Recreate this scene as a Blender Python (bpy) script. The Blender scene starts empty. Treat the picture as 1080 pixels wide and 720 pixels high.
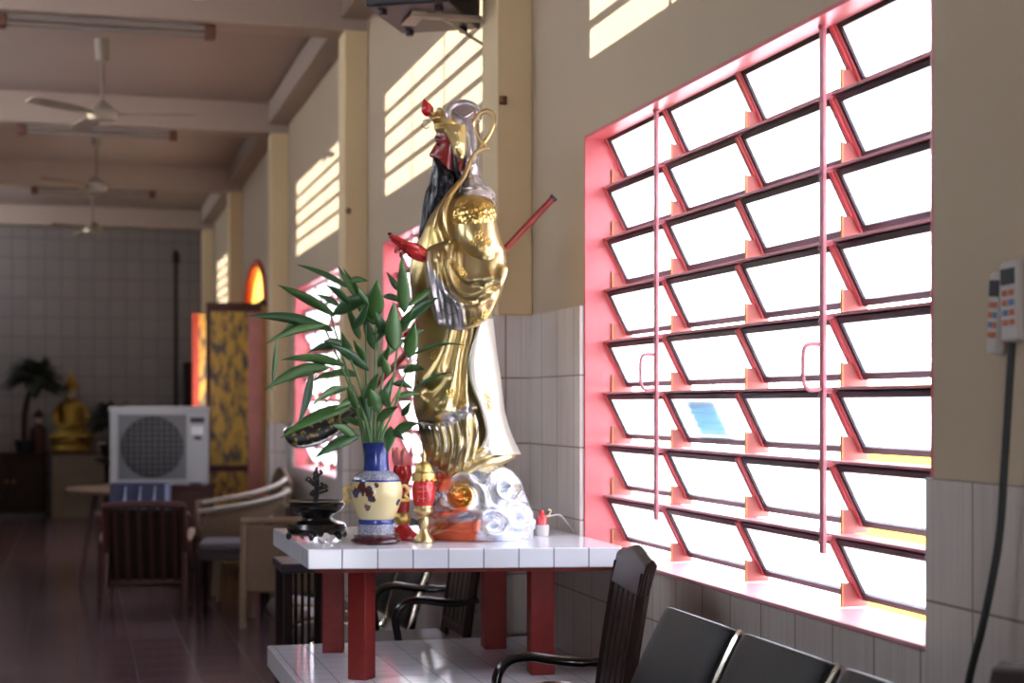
import bpy, bmesh, math, random
import numpy as np
from mathutils import Vector, Matrix, Euler
random.seed(7)
C = bpy.context.scene.collection
PI = math.pi
R = math.radians
V = Vector

# ------------------------------------------------------------------ camera
THETA = math.atan(458 / 1700.0)
CAMZ = 1.4
F = 1700.0
cam_d = bpy.data.cameras.new('camera')
cam = bpy.data.objects.new('camera', cam_d)
C.objects.link(cam)
cam.location = (0, 0, CAMZ)
cam.rotation_euler = (PI / 2, 0, -THETA)
cam_d.sensor_width = 36
cam_d.lens = F / 1080 * 36
cam_d.shift_y = 66 / 1080
cam_d.clip_start = 0.05
cam_d.clip_end = 400
cam_d.dof.use_dof = True
cam_d.dof.focus_distance = 4.45
cam_d.dof.aperture_fstop = 3.0
bpy.context.scene.camera = cam


def at(px, py, d):
    """world point seen at photo pixel px,py at depth d in front of the camera"""
    xc = (px - 540) / F * d
    return V((xc * math.cos(THETA) + d * math.sin(THETA),
              -xc * math.sin(THETA) + d * math.cos(THETA),
              CAMZ - (py - 426) / F * d))


# ------------------------------------------------------------------ materials
MATS = {}


def N(nt, t, **kw):
    n = nt.nodes.new(t)
    for k, v in kw.items():
        if k.startswith('_'):
            setattr(n, k[1:], v)
        else:
            n.inputs[k.replace('__', ' ')].default_value = v
    return n


def base_mat(name):
    m = bpy.data.materials.new(name)
    m.use_nodes = True
    nt = m.node_tree
    b = nt.nodes['Principled BSDF']
    MATS[name] = m
    return m, nt, b


def c4(c):
    return (c[0], c[1], c[2], 1)


def pm(name, col, rough=.5, metal=0., var=.12, scale=9., bump=0., bscale=60., spec=None, coat=0., stretch=None, col2=None):
    """procedural paint: base colour broken by noise, optional bump"""
    m, nt, b = base_mat(name)
    b.inputs['Roughness'].default_value = rough
    b.inputs['Metallic'].default_value = metal
    if spec is not None:
        b.inputs['Specular IOR Level'].default_value = spec
    if coat:
        b.inputs['Coat Weight'].default_value = coat
        b.inputs['Coat Roughness'].default_value = .12
    tc = N(nt, 'ShaderNodeTexCoord')
    src = tc.outputs['Object']
    if stretch:
        mp = N(nt, 'ShaderNodeMapping')
        mp.inputs['Scale'].default_value = stretch
        nt.links.new(src, mp.inputs[0])
        src = mp.outputs[0]
    no = N(nt, 'ShaderNodeTexNoise', Scale=scale, Detail=4.)
    nt.links.new(src, no.inputs['Vector'])
    mx = N(nt, 'ShaderNodeMix', _data_type='RGBA')
    d = 1 - var
    mx.inputs[6].default_value = c4([x * d for x in col])
    mx.inputs[7].default_value = c4(col2 if col2 else [min(1, x * (1 + var)) for x in col])
    nt.links.new(no.outputs['Fac'], mx.inputs[0])
    nt.links.new(mx.outputs[2], b.inputs['Base Color'])
    if bump:
        n2 = N(nt, 'ShaderNodeTexNoise', Scale=bscale, Detail=3.)
        nt.links.new(src, n2.inputs['Vector'])
        bp = N(nt, 'ShaderNodeBump', Strength=bump, Distance=.01)
        nt.links.new(n2.outputs['Fac'], bp.inputs['Height'])
        nt.links.new(bp.outputs[0], b.inputs['Normal'])
    return m


def attr_mat(name, rough=.3, metal=.9, bump=0., bscale=80., coat=0., emboss=False):
    m, nt, b = base_mat(name)
    a = N(nt, 'ShaderNodeVertexColor', _layer_name='Col')
    no = N(nt, 'ShaderNodeTexNoise', Scale=14., Detail=3.)
    tc = N(nt, 'ShaderNodeTexCoord')
    nt.links.new(tc.outputs['Object'], no.inputs['Vector'])
    mr = N(nt, 'ShaderNodeMapRange')
    mr.inputs[3].default_value = rough - .06
    mr.inputs[4].default_value = rough + .1
    nt.links.new(no.outputs['Fac'], mr.inputs[0])
    nt.links.new(mr.outputs[0], b.inputs['Roughness'])
    nt.links.new(a.outputs['Color'], b.inputs['Base Color'])
    nt.links.new(a.outputs['Alpha'], b.inputs['Metallic'])
    if coat:
        b.inputs['Coat Weight'].default_value = coat
    if bump:
        t = N(nt, 'ShaderNodeTexVoronoi' if emboss else 'ShaderNodeTexNoise', Scale=bscale)
        nt.links.new(tc.outputs['Object'], t.inputs['Vector'])
        bp = N(nt, 'ShaderNodeBump', Strength=bump, Distance=.006)
        nt.links.new(t.outputs[0], bp.inputs['Height'])
        nt.links.new(bp.outputs[0], b.inputs['Normal'])
    return m


def tile_mat(name, col, grout, w, h, rough=.25, oy=0., oz=0., mort=.0025, var=.06, grain=0., floor=False, stain=None):
    """rectangular tiles of w x h metres, laid on whichever way the face looks"""
    m, nt, b = base_mat(name)
    tc = N(nt, 'ShaderNodeTexCoord')
    sp = N(nt, 'ShaderNodeSeparateXYZ')
    nt.links.new(tc.outputs['Object'], sp.inputs[0])
    ge = N(nt, 'ShaderNodeNewGeometry')
    sn = N(nt, 'ShaderNodeSeparateXYZ')
    nt.links.new(ge.outputs['True Normal'], sn.inputs[0])

    def absgt(o):
        a = N(nt, 'ShaderNodeMath', _operation='ABSOLUTE')
        nt.links.new(o, a.inputs[0])
        g = N(nt, 'ShaderNodeMath', _operation='GREATER_THAN')
        g.inputs[1].default_value = .7
        nt.links.new(a.outputs[0], g.inputs[0])
        return g.outputs[0]
    isx, isz = absgt(sn.outputs[0]), absgt(sn.outputs[2])
    mu = N(nt, 'ShaderNodeMix', _data_type='FLOAT')      # u: x, or y when the face looks along x
    nt.links.new(isx, mu.inputs[0]); nt.links.new(sp.outputs[0], mu.inputs[2]); nt.links.new(sp.outputs[1], mu.inputs[3])
    mv = N(nt, 'ShaderNodeMix', _data_type='FLOAT')      # v: z, or y on level faces
    nt.links.new(isz, mv.inputs[0]); nt.links.new(sp.outputs[2], mv.inputs[2]); nt.links.new(sp.outputs[1], mv.inputs[3])
    au = N(nt, 'ShaderNodeMath', _operation='ADD'); au.inputs[1].default_value = oy
    av = N(nt, 'ShaderNodeMath', _operation='ADD'); av.inputs[1].default_value = oz
    nt.links.new(mu.outputs[0], au.inputs[0]); nt.links.new(mv.outputs[0], av.inputs[0])
    cb = N(nt, 'ShaderNodeCombineXYZ')
    nt.links.new(au.outputs[0], cb.inputs[0]); nt.links.new(av.outputs[0], cb.inputs[1])
    br = N(nt, 'ShaderNodeTexBrick', Scale=1.)
    br.offset = 0.
    br.inputs['Brick Width'].default_value = w
    br.inputs['Row Height'].default_value = h
    br.inputs['Mortar Size'].default_value = mort
    br.inputs['Mortar Smooth'].default_value = .1
    br.inputs['Color1'].default_value = c4([x * (1 - var) for x in col])
    br.inputs['Color2'].default_value = c4([min(1, x * (1 + var)) for x in col])
    br.inputs['Mortar'].default_value = c4(grout)
    nt.links.new(cb.outputs[0], br.inputs['Vector'])
    out = br.outputs['Color']
    if grain:
        mp = N(nt, 'ShaderNodeMapping'); mp.inputs['Scale'].default_value = (90, 2, 1)
        nt.links.new(cb.outputs[0], mp.inputs[0])
        no = N(nt, 'ShaderNodeTexNoise', Scale=1., Detail=3.)
        nt.links.new(mp.outputs[0], no.inputs['Vector'])
        mr = N(nt, 'ShaderNodeMapRange'); mr.inputs[1].default_value = .35; mr.inputs[2].default_value = .7
        mr.inputs[3].default_value = 1.; mr.inputs[4].default_value = 1 - grain
        nt.links.new(no.outputs['Fac'], mr.inputs[0])
        mm = N(nt, 'ShaderNodeMix', _data_type='RGBA', _blend_type='MULTIPLY')
        mm.inputs[0].default_value = 1.
        nt.links.new(out, mm.inputs[6]); nt.links.new(mr.outputs[0], mm.inputs[7])
        out = mm.outputs[2]
    nt.links.new(out, b.inputs['Base Color'])
    mr = N(nt, 'ShaderNodeMapRange')
    mr.inputs[3].default_value = rough; mr.inputs[4].default_value = .8
    nt.links.new(br.outputs['Fac'], mr.inputs[0])
    nt.links.new(mr.outputs[0], b.inputs['Roughness'])
    bp = N(nt, 'ShaderNodeBump', Strength=.4, Distance=.002)
    bp.invert = True
    nt.links.new(br.outputs['Fac'], bp.inputs['Height'])
    nt.links.new(bp.outputs[0], b.inputs['Normal'])
    return m


# ------------------------------------------------------------------ mesh helpers
class MB:
    def __init__(s):
        s.bm = bmesh.new()

    def box(s, a, b, M=None):
        x0, y0, z0 = [min(a[i], b[i]) for i in range(3)]
        x1, y1, z1 = [max(a[i], b[i]) for i in range(3)]
        vs = [s.bm.verts.new(V(p) if M is None else M @ V(p)) for p in
              [(x0, y0, z0), (x1, y0, z0), (x1, y1, z0), (x0, y1, z0), (x0, y0, z1), (x1, y0, z1), (x1, y1, z1), (x0, y1, z1)]]
        for f in [(3, 2, 1, 0), (4, 5, 6, 7), (0, 1, 5, 4), (1, 2, 6, 5), (2, 3, 7, 6), (3, 0, 4, 7)]:
            s.bm.faces.new([vs[i] for i in f])
        return s

    def prism(s, pts, dz, axis=2):
        """closed outline (list of 3-D points) pushed by vector dz"""
        dz = V(dz)
        a = [s.bm.verts.new(V(p)) for p in pts]
        b = [s.bm.verts.new(V(p) + dz) for p in pts]
        n = len(pts)
        s.bm.faces.new(a[::-1]); s.bm.faces.new(b)
        for i in range(n):
            s.bm.faces.new([a[i], a[(i + 1) % n], b[(i + 1) % n], b[i]])
        return s

    def loft(s, rings, cap=True, closed=True):
        vr = [[s.bm.verts.new(p) for p in r] for r in rings]
        n = len(vr[0])
        for i in range(len(vr) - 1):
            for j in range(n if closed else n - 1):
                k = (j + 1) % n
                s.bm.faces.new([vr[i][j], vr[i][k], vr[i + 1][k], vr[i + 1][j]])
        if cap and closed:
            s.bm.faces.new(vr[0][::-1]); s.bm.faces.new(vr[-1])
        return s

    def tube(s, pts, r, seg=10, flat=1., cap=True, up=None):
        pts = [V(p) for p in pts]
        n = len(pts)
        rs = r if isinstance(r, (list, tuple)) else [r] * n
        rings = []
        prev = None
        for i, p in enumerate(pts):
            t = (pts[min(i + 1, n - 1)] - pts[max(i - 1, 0)])
            if t.length < 1e-9:
                t = V((0, 0, 1))
            t.normalize()
            if prev is None:
                u = V(up) if up else (V((0, 0, 1)) if abs(t.z) < .9 else V((1, 0, 0)))
            else:
                u = prev
            u = u - t * u.dot(t)
            if u.length < 1e-6:
                u = t.orthogonal()
            u.normalize()
            prev = u
            w = t.cross(u)
            rings.append([p + (u * math.cos(2 * PI * k / seg) * flat + w * math.sin(2 * PI * k / seg)) * rs[i] for k in range(seg)])
        return s.loft(rings, cap)

    def lathe(s, prof, seg=32, c=(0, 0, 0), cap=True, sx=1., sy=1.):
        """prof: (radius, z) from bottom to top"""
        c = V(c)
        rings = [[c + V((max(r, 1e-4) * math.cos(2 * PI * k / seg) * sx, max(r, 1e-4) * math.sin(2 * PI * k / seg) * sy, z)) for k in range(seg)] for r, z in prof]
        return s.loft(rings, cap)

    def ball(s, c, r, M=None, seg=16):
        r = V((r, r, r)) if not hasattr(r, '__len__') else V(r)
        c = V(c)
        rings = []
        for i in range(1, seg // 2):
            ph = -PI / 2 + PI * i / (seg // 2)
            rings.append([V((math.cos(ph) * math.cos(2 * PI * k / seg) * r.x, math.cos(ph) * math.sin(2 * PI * k / seg) * r.y, math.sin(ph) * r.z)) for k in range(seg)])
        if M is not None:
            rings = [[M @ p for p in q] for q in rings]
        rings = [[c + p for p in q] for q in rings]
        return s.loft(rings)

    def grid(s, P, two=False):
        vr = [[s.bm.verts.new(p) for p in row] for row in P]
        for i in range(len(vr) - 1):
            for j in range(len(vr[0]) - 1):
                s.bm.faces.new([vr[i][j], vr[i][j + 1], vr[i + 1][j + 1], vr[i + 1][j]])
        return s

    def build(s, name, m, parent=None, bevel=0., smooth=40, solid=0., loc=None, keepn=False, bseg=2):
        if not keepn:
            bmesh.ops.recalc_face_normals(s.bm, faces=s.bm.faces)
        me = bpy.data.meshes.new(name)
        s.bm.to_mesh(me); s.bm.free()
        if isinstance(m, str):
            m = MATS[m]
        me.materials.append(m)
        o = bpy.data.objects.new(name, me)
        C.objects.link(o)
        if smooth:
            me.shade_smooth()
            me.set_sharp_from_angle(angle=R(smooth))
        if parent is not None:
            o.parent = parent
        if loc is not None:
            o.location = loc
        if solid:
            md = o.modifiers.new('thickness', 'SOLIDIFY'); md.thickness = solid; md.offset = 0
        if bevel:
            md = o.modifiers.new('bevel', 'BEVEL'); md.width = bevel; md.segments = bseg; md.limit_method = 'ANGLE'; md.angle_limit = R(35)
        return o


def empty(name, loc, rz=0.):
    o = bpy.data.objects.new(name, None)
    C.objects.link(o)
    o.location = loc
    o.rotation_euler = (0, 0, rz)
    o.empty_display_size = .1
    return o


def tag(o, label, cat, group=None, kind=None):
    o['label'] = label
    o['category'] = cat
    if group:
        o['group'] = group
    if kind:
        o['kind'] = kind
    return o


def struct(o, label=None):
    o['kind'] = 'structure'
    if label:
        o['label'] = label
    return o


def dup(o, parent=None):
    c = o.copy()
    C.objects.link(c)
    if parent is not None:
        c.parent = parent
    for ch in list(o.children):
        dup(ch, c)
    return c


def smoothstep(a, b, x):
    t = np.clip((x - a) / (b - a), 0, 1)
    return t * t * (3 - 2 * t)


def catmull(keys, n):
    """resample rows of key values (first column ascending parameter) smoothly"""
    K = np.array(keys, float)
    t = np.linspace(0, len(K) - 1, n)
    out = []
    for u in t:
        i = min(int(u), len(K) - 2)
        f = u - i
        p0, p1, p2, p3 = K[max(i - 1, 0)], K[i], K[i + 1], K[min(i + 2, len(K) - 1)]
        out.append(.5 * ((2 * p1) + (-p0 + p2) * f + (2 * p0 - 5 * p1 + 4 * p2 - p3) * f * f + (-p0 + 3 * p1 - 3 * p2 + p3) * f ** 3))
    return np.array(out)


def smooth_path(pts, n):
    return [V(p) for p in catmull([list(p) for p in pts], n)]


# ------------------------------------------------------------------ material library
pm('wall_paint', (.485, .39, .275), .75, var=.06, scale=1.3)
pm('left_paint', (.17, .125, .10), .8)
pm('baffle_paint', (.80, .50, .30), .8)
pm('ceiling_paint', (.36, .28, .245), .8, var=.06, scale=1.2)
pm('beam_paint', (.40, .315, .265), .8, var=.05, scale=1.2)
pm('pillar_paint', (.72, .57, .34), .75, var=.05, scale=1.5)
tile_mat('dado_tile', (.64, .58, .54), (.24, .19, .16), .2, .25, .22, oy=-5.38, grain=.14, mort=.003)
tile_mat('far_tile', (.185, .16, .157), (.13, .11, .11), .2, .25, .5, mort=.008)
tile_mat('floor_tile', (.088, .055, .064), (.080, .050, .058), .3, .3, .18, mort=.002, var=.2)
tile_mat('table_tile', (.82, .84, .92), (.22, .23, .28), .108, .108, .12, oy=-.684 + .108 * 10, oz=-4.99 + .108 * 60, mort=.0022, var=.03)
pm('red_frame', (.60, .115, .13), .38, var=.2, scale=12, coat=.2)
pm('red_leg', (.22, .014, .011), .55, var=.25, scale=30, bump=.15)
pm('black_frame', (.02, .012, .025), .4)
pm('gasket_rubber', (.022, .010, .018), .45)
pm('glare_pink', (.62, .22, .26), .4, var=.12, scale=14)  # red control rods, window glare washed into the colour
pm('dark_matte', (.022, .013, .012), .7, spec=.15)
pm('brass', (.42, .17, .05), .4, metal=.3)
pm('exterior_ground', (.75, .72, .66), .9)
pm('yellow_paint', (.90, .66, .05), .6)
pm('gold', (.74, .58, .30), .3, metal=1., var=.15, scale=20)
pm('gold_fine', (.85, .60, .20), .3, metal=.9, var=.2, scale=60, bump=.3, bscale=160)
pm('silver', (.80, .79, .82), .22, metal=.95, var=.1, scale=20)
pm('hood_silver', (.60, .56, .60), .25, metal=.6, var=.2, scale=14)
pm('red_skin', (.30, .018, .016), .28, var=.15, scale=30, coat=.5)
pm('red_hand', (.62, .03, .035), .25, var=.1, scale=30, coat=.5)
pm('red_gloss', (.60, .02, .025), .2, var=.15, scale=30, coat=.6)
pm('pink_gloss', (.85, .22, .22), .3, var=.25, scale=30)
pm('beard', (.006, .006, .012), .27, var=.3, scale=40, spec=.3)
pm('black_gloss', (.012, .010, .010), .18, var=.3, scale=20, coat=.4)
pm('black_paint', (.015, .014, .016), .45, var=.3)
pm('black_vinyl', (.008, .007, .008), .42, var=.25, scale=30, bump=.10, bscale=220, spec=.2)
pm('dark_wood', (.024, .011, .010), .40, var=.35, scale=5, stretch=(20, 20, 2), spec=.22)
pm('bracket_red', (.34, .07, .06), .5, var=.2)
pm('glare_pale_pink', (.64, .29, .32), .45, var=.12, scale=10)  # transoms and sill: bright window glare put into this colour
pm('red_wood', (.048, .012, .010), .5, var=.35, scale=5, stretch=(20, 20, 2))
pm('tan_wicker', (.15, .095, .058), .7, var=.25, scale=60, bump=.5, bscale=120)
pm('cream_rail', (.42, .37, .33), .5)
pm('tan_wood', (.20, .13, .08), .5, var=.2, scale=6)
pm('grey_cushion', (.085, .07, .085), .8, bump=.3)
pm('chrome', (.75, .72, .68), .15, metal=1., var=.05)
pm('warm_chrome', (.76, .69, .58), .18, metal=1., var=.05)
pm('white_plastic', (.52, .48, .45), .45, var=.05)
pm('white_enamel', (.42, .42, .43), .4, var=.05)
pm('dark_grille', (.03, .03, .045), .5)
pm('brown_cap', (.14, .055, .035), .6, var=.3)
pm('fan_white', (.34, .29, .23), .5)
pm('fan_blade', (.24, .19, .15), .5)
pm('leaf', (.028, .10, .028), .38, var=.45, scale=7, col2=(.09, .22, .05), spec=.6)
pm('leaf_dark', (.02, .085, .03), .36, var=.4, scale=7, col2=(.05, .15, .045), spec=.6)
pm('stem', (.10, .22, .07), .45, var=.3, scale=20)
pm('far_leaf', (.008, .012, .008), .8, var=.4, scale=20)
pm('cobalt', (.015, .025, .19), .14, var=.5, scale=26, coat=.5, col2=(.05, .09, .42))
pm('rosewood', (.06, .012, .016), .25, var=.3, scale=12, coat=.4)
pm('paper_pink', (.75, .42, .42), .8)
pm('paper_white', (.78, .72, .72), .8)
pm('ink', (.25, .38, .45), .8)
pm('beige_metal', (.50, .44, .34), .5)
pm('cable_black', (.012, .012, .013), .5)
pm('cable_white', (.62, .58, .55), .5)
pm('screen_dark', (.05, .06, .07), .2)
pm('button_orange', (.50, .14, .06), .5)
pm('button_blue', (.12, .22, .42), .5)
pm('cloth_beige', (.17, .135, .10), .85, var=.15)
pm('blue_print', (.03, .035, .08), .6, var=.3)
pm('print_white', (.28, .32, .46), .6)
pm('door_red', (.50, .06, .035), .45, var=.2, scale=10)
pm('door_sunlit_pink', (.82, .33, .28), .45, var=.15, scale=10)  # hinge stile, with the sunlight from outside painted in
pm('door_brown', (.10, .03, .025), .45, var=.2, scale=10)
pm('door_post_sunlit', (.88, .46, .18), .45, var=.15, scale=10)  # door frame: orange of the outside sunlight is part of this colour
pm('skin_pale', (.40, .33, .28), .5)
pm('tube_white', (.24, .20, .18), .4)
pm('lamp_white', (.8, .8, .78), .4)


def glass_mat(name, tint, mixf, ribs=True):
    m, nt, b = base_mat(name)
    nt.nodes.remove(b)
    out = nt.nodes['Material Output']
    tl = N(nt, 'ShaderNodeBsdfTranslucent', Color=c4(tint))
    tr = N(nt, 'ShaderNodeBsdfTransparent', Color=(1, 1, 1, 1))
    gl = N(nt, 'ShaderNodeBsdfGlossy', Roughness=.15)
    mx = N(nt, 'ShaderNodeMixShader')
    if ribs:
        tc = N(nt, 'ShaderNodeTexCoord')
        wv = N(nt, 'ShaderNodeTexWave', Scale=16., Distortion=.0)
        wv.bands_direction = 'Z'
        nt.links.new(tc.outputs['Object'], wv.inputs['Vector'])
        mr = N(nt, 'ShaderNodeMapRange')
        mr.inputs[3].default_value = mixf - .12; mr.inputs[4].default_value = mixf + .12
        nt.links.new(wv.outputs['Fac'], mr.inputs[0])
        nt.links.new(mr.outputs[0], mx.inputs[0])
        bp = N(nt, 'ShaderNodeBump', Strength=.5, Distance=.004)
        nt.links.new(wv.outputs['Fac'], bp.inputs['Height'])
        nt.links.new(bp.outputs[0], gl.inputs['Normal'])
    else:
        mx.inputs[0].default_value = mixf
    nt.links.new(tl.outputs[0], mx.inputs[1]); nt.links.new(tr.outputs[0], mx.inputs[2])
    m2 = N(nt, 'ShaderNodeMixShader'); m2.inputs[0].default_value = .06
    nt.links.new(mx.outputs[0], m2.inputs[1]); nt.links.new(gl.outputs[0], m2.inputs[2])
    nt.links.new(m2.outputs[0], out.inputs[0])
    return m


glass_mat('ribbed_glass', (.86, .86, .90), .26)
glass_mat('note_blue', (.22, .34, .40), .02, ribs=False)
glass_mat('amber_glass', (.9, .68, .25), .05, ribs=False)

# gold carving of the door leaf
m, nt, b = base_mat('gold_carving')
tc = N(nt, 'ShaderNodeTexCoord')
mp = N(nt, 'ShaderNodeMapping'); mp.inputs['Scale'].default_value = (14, 1, 7)
vo = N(nt, 'ShaderNodeTexNoise', Scale=1., Detail=3.)
nt.links.new(tc.outputs['Object'], mp.inputs[0]); nt.links.new(mp.outputs[0], vo.inputs['Vector'])
cr = N(nt, 'ShaderNodeValToRGB')
cr.color_ramp.elements[0].position = .38; cr.color_ramp.elements[0].color = (.16, .12, .08, 1)
cr.color_ramp.elements[1].position = .56; cr.color_ramp.elements[1].color = (.80, .48, .09, 1)
nt.links.new(vo.outputs['Fac'], cr.inputs[0]); nt.links.new(cr.outputs[0], b.inputs['Base Color'])
bp = N(nt, 'ShaderNodeBump', Strength=.6, Distance=.01)
nt.links.new(vo.outputs['Fac'], bp.inputs['Height']); nt.links.new(bp.outputs[0], b.inputs['Normal'])
b.inputs['Roughness'].default_value = .4
# ------------------------------------------------------------------ room shell
WX = 1.69          # inner face of the right wall
LX = -2.4          # left wall
YF = 21.3          # far wall
YB = -4.0
CZ = 3.9
WIN_FAR = [5.305, 9.10, 12.98]
WIN_LEN = 2.345
WZ0, WZ1 = .895, 2.325
DOOR = (15.0, 16.85)


def wall_cells(mb, x0, x1, y0, y1, z0, z1, holes):
    """slab of wall running along y, with rectangular holes (ya,yb,za,zb)"""
    ys = sorted({y0, y1, *[h[0] for h in holes], *[h[1] for h in holes]})
    zs = sorted({z0, z1, *[h[2] for h in holes], *[h[3] for h in holes]})
    ys = [y for y in ys if y0 <= y <= y1]
    zs = [z for z in zs if z0 <= z <= z1]
    for i in range(len(ys) - 1):
        run = None
        for j in range(len(zs) - 1):
            cy, cz = (ys[i] + ys[i + 1]) / 2, (zs[j] + zs[j + 1]) / 2
            hole = any(h[0] < cy < h[1] and h[2] < cz < h[3] for h in holes)
            if not hole:
                if run is None:
                    run = [zs[j], zs[j + 1]]
                else:
                    run[1] = zs[j + 1]
            if hole or j == len(zs) - 2:
                if run:
                    mb.box((x0, ys[i], run[0]), (x1, ys[i + 1], run[1]))
                run = None


win_holes = [(y - WIN_LEN, y, WZ0, WZ1) for y in WIN_FAR]
mb = MB()
wall_cells(mb, WX, WX + .17, YB, YF, 0, 4.2, win_holes + [(DOOR[0], DOOR[1], 0, 2.79)])
# spandrels that round the head of the doorway into an arch
ym, hw = (DOOR[0] + DOOR[1]) / 2, (DOOR[1] - DOOR[0]) / 2
for s in (-1, 1):
    pts = [(WX, ym + s * hw, 2.79)] + [(WX, ym + s * hw * math.cos(a), 2.31 + .47 * math.sin(a)) for a in [i * PI / 24 for i in range(0, 13)]]
    mb.prism(pts, (.17, 0, 0))
struct(mb.build('wall_right', 'wall_paint', smooth=0))

mb = MB()      # dado tiling, stepped up by two courses between the near window and its pillar
tile_x = WX - .018


def dado(y0, y1, top):
    mb.box((tile_x, y0, 0), (WX, y1, top))


dado(YB, WIN_FAR[0] - WIN_LEN, 1.25)
dado(WIN_FAR[0] - WIN_LEN, WIN_FAR[0], WZ0)
dado(WIN_FAR[0], 5.98, 1.74)
for i in (1, 2):
    dado(6.20 if i == 1 else 9.85, WIN_FAR[i] - WIN_LEN, 1.25)
    dado(WIN_FAR[i] - WIN_LEN, WIN_FAR[i], WZ0)
    dado(WIN_FAR[i], 9.62 if i == 1 else 13.43, 1.25)
dado(13.67, DOOR[0] - .06, 1.25)
dado(DOOR[1] + .06, 17.26, 1.25)
dado(17.5, YF, 1.25)
struct(mb.build('trim_1', 'dado_tile', smooth=0), 'pale tiled dado along the right wall')

PIL = [2.0, 5.97, 9.62, 13.43, 17.26, 21.06]
k = 2
for y in PIL:
    mb = MB().box((1.55, y, 1.25 if y != 5.97 else 1.74), (WX, y + .24, 3.65))
    p = struct(mb.build('trim_%d' % k, 'pillar_paint', smooth=0, bevel=.006), 'shallow cream pillar'); k += 1
    mb = MB().box((1.535, y - .012, 0), (WX, y + .252, 1.25 if y != 5.97 else 1.74))
    struct(mb.build('trim_%d' % k, 'dado_tile', smooth=0), 'tiled foot of the pillar'); k += 1
for y in PIL:
    mb = MB().box((LX, y, 3.65), (WX, y + .26, CZ))
    struct(mb.build('trim_%d' % k, 'beam_paint', smooth=0, bevel=.008), 'cross beam under the ceiling'); k += 1
mb = MB().box((1.53, YB, 3.72), (WX, YF, CZ))
struct(mb.build('trim_%d' % k, 'beam_paint', smooth=0), 'beam along the top of the right wall'); k += 1

struct(MB().box((LX - .2, YB, -.12), (WX + .17, YF + .2, 0)).build('floor', 'floor_tile', smooth=0))
struct(MB().box((LX - .2, YB, CZ), (WX + .17, YF + .2, CZ + .15)).build('ceiling', 'ceiling_paint', smooth=0))
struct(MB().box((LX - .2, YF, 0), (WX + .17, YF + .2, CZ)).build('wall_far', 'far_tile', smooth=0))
mb = MB()
mb.box((LX - .2, YB - .2, 0), (-2.1, YB, CZ)); mb.box((-1.1, YB - .2, 0), (WX + .17, YB, CZ)); mb.box((-2.1, YB - .2, 2.3), (-1.1, YB, CZ))
struct(mb.build('wall_rear', 'left_paint', smooth=0))

# left wall with high barred vents that let the low sun in
SUN_T = .14
DZ = (WX - LX) * SUN_T
VENTS = [(2.93, 5.25), (6.76, 9.04), (10.52, 12.88), (18.1, 20.45)]
v0, v1 = 2.58 + DZ, 3.165 + DZ
mb = MB()
wall_cells(mb, LX - .03, LX, YB, YF, 0, CZ, [(a, b_, v0, v1) for a, b_ in VENTS])
struct(mb.build('wall_left', 'left_paint', smooth=0))
mb = MB()
for a, b_ in VENTS:
    for i in range(1, 5):
        z = v0 + (v1 - v0) * i / 5
        mb.box((LX - .03, a, z - .015), (LX - .01, b_, z + .015))
    for i in (1, 2):
        y = a + (b_ - a) * i / 3
        mb.box((LX - .03, y - .013, v0), (LX - .012, y + .013, v1))
struct(mb.build('trim_%d' % k, 'wall_paint', smooth=0), 'bars of the high vents'); k += 1

struct(MB().box((WX + .17, -20, -.3), (60, 60, -.15)).build('ground', 'exterior_ground', smooth=0), 'pale ground outside')
struct(MB().box((3.9, 13.4, -.15), (4.1, 18.6, 3.6)).build('wall_light_baffle', 'baffle_paint', smooth=0), 'unseen warm wall added outside to dim and tint the doorway light')  # unseen wall, added to dim and warm light through the doorway
struct(MB().box((5.2, 3.0, -.15), (5.4, 10.3, 1.52)).build('wall_outside', 'yellow_paint', smooth=0), 'yellow wall outside the near window')

# ------------------------------------------------------------------ louvre windows
NC, NR = 4, 8
PX = 1.765
cw = (WIN_LEN - .03) / NC
rp = (WZ1 - WZ0 - .012) / NR


def panel_basis():
    d = V((.075, 0, -(rp - .030)))
    L = d.length
    d.normalize()
    n = V((0, 1, 0)).cross(d)
    M = Matrix(((d.x, 0, n.x, 0), (d.y, 1, n.y, 0), (d.z, 0, n.z, 0), (0, 0, 0, 1)))
    return M, L


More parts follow.
